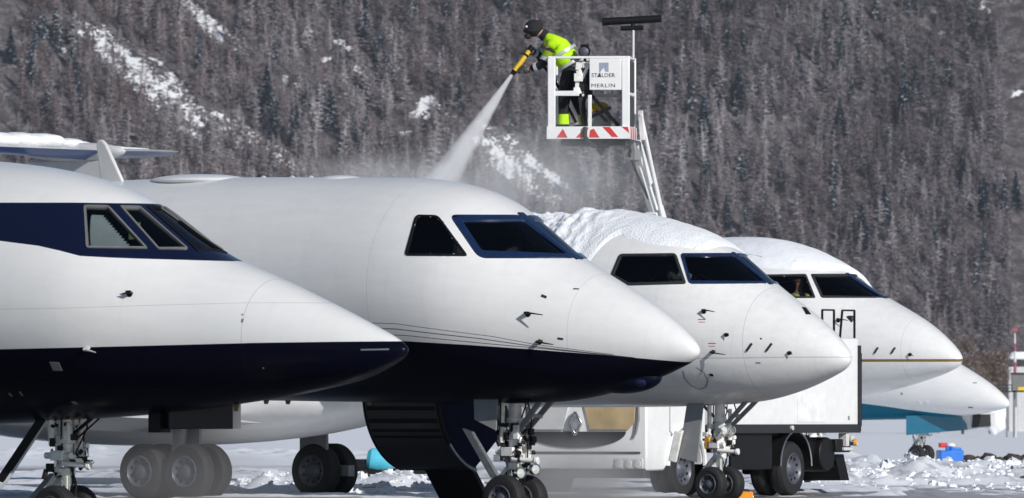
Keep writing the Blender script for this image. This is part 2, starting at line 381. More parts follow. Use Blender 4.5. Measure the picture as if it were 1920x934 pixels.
    def strip(s, name, pts, w, matr, off=.004, parent=None):
        "thin painted or raised line along pixel points, width in metres"
        sp = []
        for (x0, y0), (x1, y1) in zip(pts[:-1], pts[1:]):
            k = max(2, int(math.hypot(x1 - x0, y1 - y0) / 6))
            sp += [s.px(x0 + (x1 - x0) * i / k, y0 + (y1 - y0) * i / k) for i in range(k)]
        sp.append(s.px(*pts[-1]))
        m = MB(); vs = []; n = len(sp)
        for i, p in enumerate(sp):
            a, b = sp[max(0, i - 1)], sp[min(n - 1, i + 1)]; _, r = s.prof(p[0])
            t = Vector((b[0] - a[0], (b[1] - a[1]) * r)); t = t.normalized() if t.length > 1e-6 else Vector((1, 0)); q = Vector((-t.y, t.x)) * w / 2
            vs += [s.P(p[0] + q.x, p[1] + q.y / r, off), s.P(p[0] - q.x, p[1] - q.y / r, off)]
        m.add(vs, [(2 * i, 2 * i + 1, 2 * i + 3, 2 * i + 2) for i in range(n - 1)])
        return m.build(name, matr, parent or s.root)
    def zline(s, pts): 
        o = []
        for p in pts:
            q = s.loc(*p); o.append((q.x, q.z))
        return o
    def hull(s, material, name='fuselage', lining=None):
        keep = np.ones(len(s.faces), bool)
        fs = s.Sg[:-1, :].reshape(-1); 
        cS = (s.Sg[:-1] + s.Sg[1:]).reshape(-1) / 2; dp = 2 * math.pi / s.NP; cP = (s.Pg[:-1] + dp / 2).reshape(-1)
        for poly in s.cuts:
            px = np.array(poly); inb = (cS > px[:, 0].min()) & (cS < px[:, 0].max())
            ins = np.zeros(len(cS), bool); idx = np.where(inb)[0]; x, y = cS[idx], cP[idx]
            c = np.zeros(len(idx), bool); n = len(px)
            for i in range(n):
                x0, y0 = px[i - 1]; x1, y1 = px[i]
                hit = ((y0 > y) != (y1 > y)) & (x < (x1 - x0) * (y - y0) / ((y1 - y0) or 1e-9) + x0); c ^= hit
            ins[idx] = c; keep &= ~ins
        me = bpy.data.meshes.new(name); me.from_pydata([tuple(v) for v in s.grid.reshape(-1, 3)], [], [tuple(f) for f in s.faces[keep]])
        me.polygons.foreach_set('use_smooth', [True] * len(me.polygons)); me.materials.append(material); me.update()
        o = bpy.data.objects.new(name, me); C.objects.link(o); o.parent = s.root; s.fus = o
        return o
def inside(x, y, poly):
    c = False; n = len(poly)
    for i in range(n):
        a, b = poly[i - 1], poly[i]
        if (a.y > y) != (b.y > y) and x < (b.x - a.x) * (y - a.y) / (b.y - a.y) + a.x: c = not c
    return c

def jet_paint(name, belly=None, bands=(), stripes=(), seams=(), hseams=(), base=(0.80, 0.80, 0.795), wear=0.05, rough=0.2, icy=0.0):
    "glossy jet paint; colour areas are bounded by z(x) lines in the jet's own frame"
    m = bpy.data.materials.new(name); m.use_nodes = True; nt = m.node_tree; b = nt.nodes['Principled BSDF']
    tc = nt.nodes.new('ShaderNodeTexCoord'); sp = nt.nodes.new('ShaderNodeSeparateXYZ'); nt.links.new(tc.outputs['Object'], sp.inputs[0])
    x, z = sp.outputs[0], sp.outputs[2]
    def mix(fac, ca, cb):
        n = nt.nodes.new('ShaderNodeMix'); n.data_type = 'RGBA'
        nt.links.new(fac, n.inputs[0])
        for i, c in ((6, ca), (7, cb)):
            if isinstance(c, tuple): n.inputs[i].default_value = (*c[:3], 1)
            else: nt.links.new(c, n.inputs[i])
        return n.outputs[2]
    # base with faint dirt streaks stretched along the hull
    mp = nt.nodes.new('ShaderNodeMapping'); mp.inputs['Scale'].default_value = (0.9, 3, 5); nt.links.new(tc.outputs['Object'], mp.inputs[0])
    nz = nt.nodes.new('ShaderNodeTexNoise'); nz.inputs['Scale'].default_value = 2.2; nz.inputs['Detail'].default_value = 8; nz.inputs['Roughness'].default_value = .65
    nt.links.new(mp.outputs[0], nz.inputs['Vector'])
    mr = nt.nodes.new('ShaderNodeMapRange'); mr.inputs[1].default_value = .35; mr.inputs[2].default_value = .75; nt.links.new(nz.outputs['Fac'], mr.inputs[0])
    mr.inputs[3].default_value = 0; mr.inputs[4].default_value = 1
    col = mix(mr.outputs[0], base, tuple(c * (1 - wear) for c in base))
    m3 = nt.nodes.new('ShaderNodeMapping'); m3.inputs['Scale'].default_value = (7, 1.2, .7); nt.links.new(tc.outputs['Object'], m3.inputs[0])   # fluid runs down the side
    nr = nt.nodes.new('ShaderNodeTexNoise'); nr.inputs['Scale'].default_value = 1.6; nr.inputs['Detail'].default_value = 6; nr.inputs['Roughness'].default_value = .7; nt.links.new(m3.outputs[0], nr.inputs['Vector'])
    rr_ = nt.nodes.new('ShaderNodeMapRange'); rr_.inputs[1].default_value = .52; rr_.inputs[2].default_value = .74; rr_.inputs[3].default_value = 0; rr_.inputs[4].default_value = wear * 1.6; nt.links.new(nr.outputs['Fac'], rr_.inputs[0])
    col = mix(rr_.outputs[0], col, (.38, .38, .39))
    for top, bot, c in bands:
        f = math_node(nt, 'MULTIPLY', math_node(nt, 'LESS_THAN', z, curve_of(nt, x, top)), math_node(nt, 'GREATER_THAN', z, curve_of(nt, x, bot)))
        f = math_node(nt, 'MULTIPLY', f, math_node(nt, 'LESS_THAN', x, max(p[0] for p in bot)))
        col = mix(f, col, c)
    for pts, w, c in stripes:
        d = math_node(nt, 'ABSOLUTE', math_node(nt, 'SUBTRACT', z, curve_of(nt, x, pts)))
        f = math_node(nt, 'MULTIPLY', math_node(nt, 'LESS_THAN', d, w / 2), math_node(nt, 'LESS_THAN', x, max(p[0] for p in pts)))
        col = mix(f, col, c)
    bm_ = None
    if belly:
        bm_ = math_node(nt, 'LESS_THAN', z, curve_of(nt, x, belly[0])); col = mix(bm_, col, belly[1])
    fs = None
    for x0, w in seams:
        f = math_node(nt, 'LESS_THAN', math_node(nt, 'ABSOLUTE', math_node(nt, 'SUBTRACT', x, x0)), w / 2); fs = f if fs is None else math_node(nt, 'MAXIMUM', fs, f)
    for pts, w in hseams:
        f = math_node(nt, 'LESS_THAN', math_node(nt, 'ABSOLUTE', math_node(nt, 'SUBTRACT', z, curve_of(nt, x, pts))), w / 2); fs = f if fs is None else math_node(nt, 'MAXIMUM', fs, f)
    if fs is not None:
        k = math_node(nt, 'MULTIPLY', fs, 0.30); col = mix(k, col, (0.03, 0.03, 0.035))
    # inside of the hull: dark cabin lining
    geo = nt.nodes.new('ShaderNodeNewGeometry'); col = mix(geo.outputs['Backfacing'], col, (0.016, 0.016, 0.018))
    nt.links.new(col, b.inputs['Base Color'])
    rg = nt.nodes.new('ShaderNodeMapRange'); rg.inputs[3].default_value = rough; rg.inputs[4].default_value = rough + .14; nt.links.new(nz.outputs['Fac'], rg.inputs[0])
    nt.links.new(rg.outputs[0], b.inputs['Roughness'])
    if bm_ is not None:
        nt.links.new(math_node(nt, 'MULTIPLY_ADD', bm_, -.35, .35), b.inputs['Coat Weight']); nt.links.new(math_node(nt, 'MULTIPLY_ADD', bm_, -.42, .5), b.inputs['Specular IOR Level'])
    b.inputs['Coat Weight'].default_value = 0.35; b.inputs['Coat Roughness'].default_value = 0.08
    # very slight skin waviness, plus ice droplets where asked
    n2 = nt.nodes.new('ShaderNodeTexNoise'); n2.inputs['Scale'].default_value = 2.6; n2.inputs['Detail'].default_value = 2; nt.links.new(tc.outputs['Object'], n2.inputs['Vector'])
    bp = nt.nodes.new('ShaderNodeBump'); bp.inputs['Strength'].default_value = .12; bp.inputs['Distance'].default_value = .03; nt.links.new(n2.outputs['Fac'], bp.inputs['Height'])
    last = bp.outputs[0]
    if icy:
        n3 = nt.nodes.new('ShaderNodeTexNoise'); n3.inputs['Scale'].default_value = 26; n3.inputs['Detail'].default_value = 5; nt.links.new(tc.outputs['Object'], n3.inputs['Vector'])
        b2 = nt.nodes.new('ShaderNodeBump'); b2.inputs['Strength'].default_value = icy; b2.inputs['Distance'].default_value = .02
        nt.links.new(n3.outputs['Fac'], b2.inputs['Height']); nt.links.new(last, b2.inputs['Normal']); last = b2.outputs[0]
    nt.links.new(last, b.inputs['Normal'])
    return m
NAVY = (0.003, 0.0034, 0.0105)
# ------------------------------------------------------------------ landing gear and small fittings
def wheel(r, w, parent, c, name='wheel', rimr=0.58):
    m = MB(); a = Vector((0, 1, 0)); h = w / 2; c = Vector(c)
    m.m = 0; m.lathe(c, a, [(r * rimr, -h * .92), (r * .80, -h), (r * .93, -h * .82), (r, -h * .45), (r, -h * .2), (r * .985, -h * .17), (r * .985, -h * .1), (r, -h * .07), (r, h * .07), (r * .985, h * .1), (r * .985, h * .17), (r, h * .2), (r, h * .45), (r * .93, h * .82), (r * .80, h), (r * rimr, h * .92)], 36)
    m.m = 1
    for sg in (-1, 1):
        m.lathe(c, a * sg, [(r * rimr, h * .92), (r * rimr * .94, h * 1.0), (r * rimr * .86, h * .80), (r * rimr * .55, h * .55), (r * rimr * .40, h * .80), (r * rimr * .22, h * .98), (0, h * 1.0)], 30)
        for k in range(9):
            q = 2 * math.pi * k / 9; m.m = 2
            p = c + Vector((math.cos(q) * r * rimr * .7, sg * h * .70, math.sin(q) * r * rimr * .7)); m.cyl(p, p + Vector((0, sg * h * .06, 0)), r * .055, n=8)
            m.m = 1
    return m.build(name, [M['tyre'], M['rim'], M['blackm']], parent)

def nose_gear(j, x=0, r=0.265, gap=0.36, ztop=1.45, detail=1, lights=True, brace=1, seed=0):
    rd = random.Random(seed)
    m = MB(); g = j.root
    m.m = 0; m.cyl((x, 0, .66), (x, 0, ztop), .075, n=18); m.cyl((x, 0, .60), (x, 0, .68), .095, n=18); m.cyl((x, 0, .92), (x, 0, 1.0), .10, n=18)
    m.cyl((x, 0, 1.12), (x, 0, 1.18), .098, n=18)
    m.m = 1; m.cyl((x, 0, .24), (x, 0, .62), .05, n=16); m.cyl((x, -gap / 2 - .02, r), (x, gap / 2 + .02, r), .045, n=14)
    m.m = 0; m.box((x, 0, .30), (.13, .15, .14))
    strut = m.build('nose_gear', [M['gearwhite'], M['chrome']], g, bevel=.006)
    for sg in (-1, 1): wheel(r, .19, strut, (x, sg * gap / 2, r))
    # torque link
    t = MB()
    for sg in (-1, 1):
        t.bar((x - .05, sg * .05, .64), (x - .24, sg * .018, .47), .022, .05); t.bar((x - .05, sg * .05, .32), (x - .24, sg * .018, .47), .022, .05)
    t.cyl((x - .24, -.05, .47), (x - .24, .05, .47), .022, n=10); t.build('torque_link', M['gearwhite'], strut, bevel=.004)
    # steering collar, actuators, boxes, hoses
    a = MB(); a.m = 0
    a.box((x + .02, -.14, .80), (.16, .09, .10)); a.box((x + .03, .13, .82), (.14, .08, .12)); a.cyl((x - .16, -.13, .80), (x + .18, -.13, .80), .034, n=12)
    a.cyl((x - .14, .15, .9), (x + .16, .15, .9), .03, n=12); a.box((x + .11, 0, .74), (.08, .20, .07)); a.cyl((x + .08, -.16, .72), (x + .36, -.10, .70), .026, n=10)
    a.box((x - .11, .0, 1.05), (.09, .22, .08)); a.cyl((x - .1, -.11, .9), (x - .1, -.11, 1.35), .03, n=10); a.cyl((x + .11, .09, .86), (x + .11, .09, 1.3), .028, n=10)
    a.box((x + .10, -.09, 1.02), (.07, .07, .16)); a.cyl((x + .36, -.10, .70), (x + .40, -.09, .70), .045, n=12)
    for k in range(10 * detail):
        p = Vector((x + rd.uniform(-.16, .18), rd.uniform(-.16, .14), rd.uniform(.62, 1.12))); a.m = rd.choice((0, 1, 2, 2))
        if rd.random() < .5: a.box(p, (rd.uniform(.03, .1), rd.uniform(.03, .08), rd.uniform(.03, .09)))
        else: a.cyl(p, p + Vector((rd.uniform(-.08, .08), rd.uniform(-.05, .05), rd.uniform(-.1, .1))), rd.uniform(.012, .03), n=8)
    a.build('steering_actuator', [M['gearwhite'], M['chrome'], M['blackm']], strut, bevel=.005)
    h = MB()
    for k in range(5):
        y = rd.uniform(-.12, .12); o = rd.uniform(-.13, .12); pts = []
        for i in range(9):
            u = i / 8; pts.append((x + o + .09 * math.sin(u * 3 + k) + .03 * math.sin(9 * u), y + .05 * math.sin(u * 5 + k), ztop - .05 - u * (ztop - .45)))
        h.tube(pts, .009, 6)
    h.build('hose', M['black'], strut)
    if lights:
        for k, (dx, dy, z) in enumerate(((.16, -.12, .56), (.2, .10, .60))):
            l = MB(); l.m = 0; l.lathe((x + dx, dy, z), (1, -.25, 0), [(.03, -.07), (.06, -.03), (.066, .03), (.056, .032)], 18); l.m = 1; l.lathe((x + dx, dy, z), (1, -.25, 0), [(.055, .02), (.03, .028), (0, .03)], 18)
            l.m = 0; l.bar((x + .04, 0, z - .02), (x + dx, dy, z), .02, .03)
            l.build('taxi_light', [M['chrome'], M['lens']], strut)
    if brace:
        b = MB(); b.bar((x + .05, -.07, .98), (x + .62, -.12, ztop + .05), .035, .06); b.bar((x + .05, .07, .98), (x + .62, .12, ztop + .05), .035, .06)
        b.bar((x + .30, -.1, 1.2), (x + .30, .1, 1.2), .03, .05); b.cyl((x - .03, .05, 1.1), (x - .42, .05, ztop), .022, n=10)
        b.build('drag_brace', M['steel'], strut, bevel=.004)
    return strut

def probe(j, px, py, name='pitot_probe', matr=None, arm=.16, out=.07, dz=-.02):
    d, p = j.px(px, py); a = j.P(d, p, -.005); b = j.P(d, p, out); m = MB()
    m.prism([a + Vector((-.055, 0, 0)), a + Vector((.04, 0, 0)), b + Vector((.035, 0, 0)), b + Vector((-.02, 0, 0))], (0, .004, .02))
    m.tube([b + Vector((-.02, 0, .008)), b + Vector((.03, 0, .006)), b + Vector((arm, 0, dz))], [.011, .011, .005], 8)
    m.lathe(j.P(d, p, 0), (b - a), [(.03, 0), (.028, .004), (.0, .006)], 14)
    return m.build(name, matr or M['blackm'], j.root)
def plate(j, px, py, w, h, matr, name='access_panel', t=.006, rot=0):
    d, p = j.px(px, py); _, r = j.prof(d); q = []
    for a, b in ((-1, -1), (1, -1), (1, 1), (-1, 1)):
        du, dv = a * w / 2, b * h / 2; du, dv = du * math.cos(rot) - dv * math.sin(rot), du * math.sin(rot) + dv * math.cos(rot)
        q.append((d + du, p + dv / r))
    m = MB(); m.add([j.P(*k, t) for k in q] + [j.P(*k, -.004) for k in q], [(0, 1, 2, 3), (0, 4, 5, 1), (1, 5, 6, 2), (2, 6, 7, 3), (3, 7, 4, 0)])
    return m.build(name, matr, j.root)
def belly_mast(j, px, py, h=.07, name='drain_mast', matr=None):
    d, p = j.px(px, py); a = j.P(d, -math.pi / 2, -.02); m = MB()
    m.prism([a + Vector((-.06, -.01, 0)), a + Vector((.03, -.01, 0)), a + Vector((.0, -.01, -h)), a + Vector((-.04, -.01, -h))], (0, .02, 0))
    return m.build(name, matr or M['bronze'], j.root, bevel=.003)

# ------------------------------------------------------------------ jet 1: navy window band and belly, nearest
j1 = Jet('1', 105, 4.45, 15, 'nearest jet, white with a navy band round its cockpit windows and a navy belly')
d3 = R(99)
j1.window([(156, 385), (204, 386), (279, 467), (161, 466)], .030, M['framegrey'], M['glass'], 6, label='cockpit side window with a grey-green roller blind drawn')
j1.window([(223, 386), (262, 387), (354, 467), (296, 468)], .028, M['framegrey'], M['glass'], 4)
j1.window([(274, 386), ('p', 3.36, R(103)), ('p', 2.46, R(101)), (370, 471)], .028, M['blackm'], M['glass'], 4, mirror=False)
bt = j1.zline([(2, 380), (60, 380), (140, 380), (220, 381), (285, 382)]); bb = j1.zline([(2, 452), (72, 461), (112, 470), (150, 480), (205, 483), (260, 485), (330, 487), (400, 489), (436, 490)])
bt += [(bb[-1][0] + .3, bt[-1][1] - .0)]
belly = j1.zline([(2, 655), (130, 652), (250, 649), (480, 643), (620, 641), (740, 640)])
hs = j1.zline([(2, 580), (120, 578), (300, 572), (460, 568)])
j1.hull(jet_paint('jet_paint_navy_band', belly=(belly, NAVY), bands=[(bt, bb, (0.004, 0.0075, 0.028))], seams=[(j1.loc(470, 560).x, .008)], hseams=[(hs, .006)], rough=.16))
probe(j1, 243, 552, matr=M['blackm'], arm=-.10)
probe(j1, 163, 654, matr=M['greywhite'], arm=.14, out=.05)
plate(j1, 105, 687, .105, .10, M['framegrey']); plate(j1, 455, 601, .02, .035, M['steel']); plate(j1, 455, 590, .014, .014, M['steel'])
j1.strip('handle', [(677, 656), (730, 655)], .014, M['alu'], .010)
plate(j1, 20, 740, .02, .05, M['alu'], 'latch'); plate(j1, 40, 738, .02, .06, M['alu'], 'latch'); plate(j1, 140, 755, .05, .05, M['steel'], 'latch')
belly_mast(j1, 428, 755, .09); plate(j1, 494, 690, .012, .012, M['alu'], 'latch')
bl = [j1.px(*p) for p in ((172, 394), (196, 395), (252, 460), (170, 460))]     # roller blind inside the side window: horizontal slats
for k in range(13):
    u = k / 13; a = (bl[0][0] + (bl[3][0] - bl[0][0]) * u, bl[0][1] + (bl[3][1] - bl[0][1]) * u); b = (bl[1][0] + (bl[2][0] - bl[1][0]) * u, bl[1][1] + (bl[2][1] - bl[1][1]) * u)
    dp = (bl[3][1] - bl[0][1]) / 13 * .96; vs = []
    for i in range(6):
        w = i / 5; d, p = a[0] + (b[0] - a[0]) * w, a[1] + (b[1] - a[1]) * w; vs += [j1.P(d, p, -.06), j1.P(d, p + dp, -.075)]
    if k == 0: m = MB()
    m.add(vs, [(2 * i, 2 * i + 1, 2 * i + 3, 2 * i + 2) for i in range(5)])
m.build('window_blind', M['blind'], j1.root)
m = MB(); q = j1.px(258, 408); c = j1.P(q[0], q[1], -.16); m.box(c, (.14, .01, .17)); m.build('pale_green_card', M['greencard'], j1.root)
for sg in (-1, 1):
    m = MB(); c = Vector((j1.sg - 3.5, sg * .42, 2.35)); m.box(c, (.12, .44, .62)); m.box(c + Vector((-.02, 0, .40)), (.09, .24, .2))
    m.build('pilot_seat', M['seat'], j1.root, bevel=.03)
nose_gear(j1, 0, .25, .34, 1.35, 6, lights=False, seed=1, brace=0)
m = MB(); m.prism([(-.05, -.12, 1.30), (-.14, -.14, 1.32), (-.70, -.28, .55), (-.60, -.26, .52)], (0, .03, .0)); m.build('gear_door', M['black'], j1.root)
m = MB(); m.bar((-.05, -.10, 1.30), (-.58, -.25, .54), .012, .03); m.bar((-.58, -.25, .54), (-.70, -.28, .42), .012, .03); m.build('door_edge', M['greywhite'], j1.root)
m = MB(); m.prism([(-.18, .10, .62), (-.30, .09, .62), (-.62, .02, .28), (-.50, .03, .25)], (0, .03, 0)); m.build('gear_door', M['steel'], j1.root)
m = MB(); m.bar((.06, -.03, .98), (.50, .0, 1.28), .028, .03); m.bar((.10, .05, .97), (.54, .06, 1.28), .014, .014); m.build('drag_brace', M['blackm'], j1.root)
rz = Matrix.Rotation(TH + R(14), 3, 'Z')
def wl(j, px, py, Y): return j.Mi @ at(px, py, Y)
m = MB(); m.m = 0; c = wl(j1, 372, 782, 107.0); m.box(c, (.66, .24, .24), rz); 
m.build('belly_door', M['navy'], j1.root, bevel=.008)
m = MB(); c = wl(j1, 442, 779, 107.05); m.box(c, (.10, .03, .27), rz); m.build('door_end', M['greywhite'], j1.root)
m = MB(); c = wl(j1, 299, 786, 107.05); m.box(c, (.14, .2, .27), Matrix.Rotation(TH + R(-30), 3, 'Z')); m.build('door_bracket', M['blackm'], j1.root)

# ------------------------------------------------------------------ jet 2: airstair open, navy belly with thin stripes
j2 = Jet('2', 118, 2.624, 18, 'long white jet with thin dark stripes over a navy belly and its airstair open')
j2.window([(779, 403), (822, 404), (879, 481), (758, 480)], .030, M['blackm'], M['darkglass'], 9, label='black side window shaped like a trapezium')
j2.window([(840, 402), j2.row90(403), j2.row90(485), (897, 485)], .105, M['navyframe'], M['darkglass'], 16, label='wide windshield in a riveted navy frame')
belly = j2.zline([(640, 634), (764, 640), (880, 647), (996, 655), (1110, 664), (1201, 672), (1285, 679)])
belly = [(-14, belly[0][1] + .05)] + belly + [(j2.sg + .05, belly[-1][1] - .01)]
ln = lambda *p: j2.zline(p)
st = [(ln((742, 607), (923, 631), (1004, 646), (1150, 665)), .007, (.07, .07, .08)), (ln((742, 617), (900, 635), (1010, 651), (1190, 671)), .010, (.07, .07, .08)), (ln((760, 629), (930, 646), (1020, 654), (1170, 669)), .008, (.07, .07, .08))]
st = [([(-14, p[0][1] + .35)] + p, w, c) for p, w, c in st]
j2.hull(jet_paint('jet_paint_navy_belly', belly=(belly, NAVY), stripes=st, seams=[(j2.loc(1065, 600).x, .005), (j2.sg - 3.75, .005)], rough=.24, wear=.07))
probe(j2, 990, 590, arm=.24, out=.09); probe(j2, 1012, 641, arm=.22, out=.07); plate(j2, 1020, 556, .06, .03, M['darkgrey'], 'sensor'); plate(j2, 1051, 635, .06, .02, M['darkgrey'], 'sensor')
plate(j2, 1080, 542, .06, .014, M['darkgrey'], 'sensor', rot=-.5)
# chin fairing with its blue lamp glass
m = MB(); c = j2.P(1.02, R(-90), .0); m.ball(c + Vector((-.06, -.02, .12)), (.52, .22, .19), 32, 18); m.build('chin_fairing', M['navy'], j2.root)
m = MB(); m.ball(c + Vector((.24, -.09, .075)), (.12, .10, .08), 20, 12); m.build('lamp_glass', mat('blue_lamp_glass', (0.006, 0.016, 0.06), 0.3, 0, 0.2), j2.root)
# roof: radome, blade antenna, snow domes, small antennas
def on_roof(j, px, d=0):
    lo, hi = 0.2, j.L
    for _ in range(40):
        mid = (lo + hi) / 2; w = j.M @ Vector((j.sg - mid, 0, 3)); q = CX + F * w.x / w.y
        if q > px: lo = mid
        else: hi = mid
    return lo
def dome(j, px, lx, ly, lz, matr, name):
    d = on_roof(j, px); z, r = j.prof(d); m = MB(); m.ball((j.sg - d, -.02, z + r - .03), (lx, ly, lz), 26, 14); return m.build(name, matr, j.root)
dome(j2, 375, .66, .42, .075, M['white'], 'radome'); dome(j2, 640, .30, .2, .055, M['white'], 'radome')
for px in (496, 550, 585): dome(j2, px, .05, .02, .05, M['greywhite'], 'roof_antenna')
d = on_roof(j2, 237); z, r = j2.prof(d); x = j2.sg - d; m = MB()
m.prism([(x - .22, -.20, z + r - .05), (x + .13, -.20, z + r - .05), (x - .16, -.18, z + r + .42), (x - .22, -.18, z + r + .47), (x - .30, -.18, z + r + .47), (x - .31, -.18, z + r + .40)], (0, .05, 0)); m.build('blade_antenna', M['greywhite'], j2.root, bevel=.02)
nose_gear(j2, 0, .27, .40, 1.5, 7, lights=True, seed=4)
m = MB(); m.prism([(-.02, -.30, 1.42), (-.34, -.32, 1.41), (-.30, -.36, 1.16), (-.02, -.33, 1.04)], (0, .02, 0)); m.build('gear_door', M['steel'], j2.root)
m = MB(); m.bar((-.40, .12, 1.35), (-.02, -.02, .60), .07, .10); m.build('gear_strut_cover', M['gearwhite'], j2.root, bevel=.01)
m = MB(); m.bar((-.34, -.05, 1.40), (-.02, -.06, .62), .06, .05); m.cyl((-.2, .05, 1.3), (.02, .02, .8), .04); m.build('retraction_strut', M['steel'], j2.root)
m = MB(); m.prism([(.10, -.24, 1.42), (.42, -.22, 1.44), (.40, -.26, 1.36), (.12, -.28, 1.34)], (0, .46, 0)); m.build('wheel_well', M['blackm'], j2.root)
for px in (498, 538, 678): belly_mast(j2, px, 752, .06)
# airstair: curved door leaf, steps, rails
m = MB(); sA, sB = 4.24, 5.28; y0, z0, rd = .60, 1.47, .92; nA = 18
def arc(t, off=0): return Vector((0, y0 + (rd) - (rd - off) * math.cos(t), z0 - (rd - off) * math.sin(t)))
T = [R(-6) + (R(76) - R(-6)) * i / nA for i in range(nA + 1)]
vs = []; fs = []
for t in T:
    for x, o in ((sA, 0), (sB, 0), (sB, .09), (sA, .09)): p = arc(t, o); vs.append(Vector((j2.sg - x, p.y, p.z)))
for k in range(nA):
    for q in range(4): fs.append((k * 4 + q, k * 4 + (q + 1) % 4, k * 4 + 4 + (q + 1) % 4, k * 4 + 4 + q))
fs += [(3, 2, 1, 0), tuple(nA * 4 + q for q in range(4))]
m.add(vs, fs); stair = m.build('airstair', M['charcoal'], j2.root)
m = MB()
for t0_, t1_ in ((10, 13), (19, 22.5), (27, 29.5), (32.5, 34.5)):
    vs = []; fs = []; K = 4
    for i in range(K + 1):
        t = R(t0_ + (t1_ - t0_) * i / K)
        for x in (sA + .02, sB - .02): p = arc(t, -.003); vs.append(Vector((j2.sg - x, p.y, p.z)))
    fs = [(2 * i, 2 * i + 1, 2 * i + 3, 2 * i + 2) for i in range(K)]; m.add(vs, fs)
m.build('stripe_marking', M['black'], stair)
m = MB()
for x in (sA - .012, sB + .012): m.tube([Vector((j2.sg - x, arc(t, .02).y, arc(t, .02).z)) for t in T], .028, 8)
m.build('edge_seal', M['black'], stair)
m = MB(); st_m = M['navyfab']
for k in range(6):     # carpeted steps on the inner side
    t = R(2 + k * 14); p = arc(t, .14); m.box((j2.sg - (sA + sB) / 2, p.y + .12, p.z + .02), (sB - sA - .1, .30, .05)); m.box((j2.sg - (sA + sB) / 2, p.y + .0, p.z - .07), (sB - sA - .1, .03, .16))
m.build('step', st_m, stair, bevel=.008)
m = MB(); vs = []; fs = []
for t in T:            # navy side wall of the stair
    for o, dx in ((.04, -.02), (.52, -.34), (.54, -.30), (.06, .02)): p = arc(t, o); vs.append(Vector((j2.sg - sA - dx, p.y + o * .15, p.z)))
for k in range(nA):
    for q in range(4): fs.append((k * 4 + q, k * 4 + (q + 1) % 4, k * 4 + 4 + (q + 1) % 4, k * 4 + 4 + q))
m.add(vs, fs); m.build('side_wall', M['navyfab'], stair)
m = MB(); m.tube([Vector((j2.sg - sA + .035, arc(t, .0).y, arc(t, .0).z)) for t in T[10:]], .020, 8); m.tube([Vector((j2.sg - sA + .36, arc(t, .42).y + .05, arc(t, .42).z)) for t in T[2:12]], .010, 8)
m.tube([(j2.sg - sA + .3, 1.0, 1.5), (j2.sg - sA + .42, 1.18, 1.1), (j2.sg - sA + .62, 1.3, .98), (j2.sg - sA + .72, 1.42, .95)], .014, 8)
m.tube([Vector((j2.sg - sA + .32, arc(t, .53).y + .08, arc(t, .53).z)) for t in T], .012, 8)
m.build('handrail', M['alu'], stair)
m = MB(); p = arc(T[-1], .04); e = arc(R(88), .04)
m.prism([(j2.sg - sA, p.y - .05, p.z - .02), (j2.sg - sB + .35, p.y - .05, p.z - .02), (j2.sg - sB + .35, p.y + .42, .03), (j2.sg - sA, p.y + .42, .03)], (0, .05, .03)); m.build('lower_panel', M['black'], stair)  # black slab from the end of the door leaf to the ground
m = MB(); m.prism([(j2.sg - sA + .55, p.y - .75, 1.02), (j2.sg - sA + .42, p.y - .75, 1.06), (j2.sg - sA + .55, p.y - .4, .50), (j2.sg - sA + .66, p.y - .4, .50)], (.02, .03, 0)); m.build('stair_cheek', M['gearwhite'], stair)

# ------------------------------------------------------------------ jet 3: snow on the roof, white all over
j3 = Jet('3', 148, 2.304, 20, 'plain white jet with crumbling snow on its roof behind the de-iced jet')
j3.window([(1161, 476), (1268, 475), (1288, 533), (1177, 536), (1144, 517)], .05, M['darkgrey'], M['darkglass'], 7)
j3.window([(1274, 475), j3.row90(475), j3.row90(532), (1291, 533)], .055, M['navyframe'], M['darkglass'], 8)
hl = j3.zline([(1310, 672), (1400, 671), (1480, 670)])
j3.hull(jet_paint('jet_paint_white', seams=[(j3.loc(1392, 640).x, .008)], hseams=[([(hl[0][0] - 1, hl[0][1])] + hl[:2] + [hl[2]], .018)], rough=.26, wear=.10, icy=.10))
probe(j3, 1320, 585, arm=.2, out=.08); probe(j3, 1337, 660, arm=.24, out=.08); probe(j3, 1362, 628, arm=.06, out=.05); probe(j3, 1480, 662, arm=.06, out=.04)
for px in (1405, 1442): plate(j3, px, 651, .14, .025, M['darkgrey'], 'vane', .02, rot=-1.0)
plate(j3, 1427, 635, .02, .02, M['darkgrey'], 'sensor'); plate(j3, 1334, 703, .05, .04, M['blackm'], 'sensor'); plate(j3, 1422, 680, .06, .015, M['steel'], 'sensor')
for (px, py) in ((1316, 601), (1335, 646)):
    o = j3.strip('red_marking', [(px - 7, py - 2), (px + 7, py - 2)], .012, M['red'], .003); j3.strip('red_marking', [(px - 6, py + 3), (px + 6, py + 3)], .008, M['red'], .003)
m = MB(); q = [j3.px(*p) for p in ((1503, 576), (1511, 577), (1521, 590), (1511, 590))]; m.add([j3.P(*k, .006) for k in q], [(0, 1, 2, 3)]); m.build('lamp_window', M['blackm'], j3.root)
j3.strip('cable_loop', [(1281, 694), (1284, 708), (1296, 721), (1312, 728), (1324, 724), (1328, 712), (1320, 697), (1306, 688)], .016, M['steel'], .02)
nose_gear(j3, 0, .245, .40, 1.42, 5, lights=False, seed=9)
m = MB(); m.prism([(-.10, -.26, 1.42), (-.36, -.28, 1.42), (-.42, -.40, .62), (-.12, -.38, .55)], (0, .03, 0)); m.build('gear_door', M['steel'], j3.root)
m = MB(); m.bar((-.40, -.42, .98), (-.50, -.44, .56), .05, .12); m.bar((-.36, -.40, 1.0), (-.46, -.42, .72), .05, .05); m.build('door_link', M['gearwhite'], j3.root, bevel=.01)
m = MB(); m.box((-.10, -.13, .82), (.09, .09, .16)); m.build('amber_lamp_box', M['amber'], j3.root, bevel=.01)
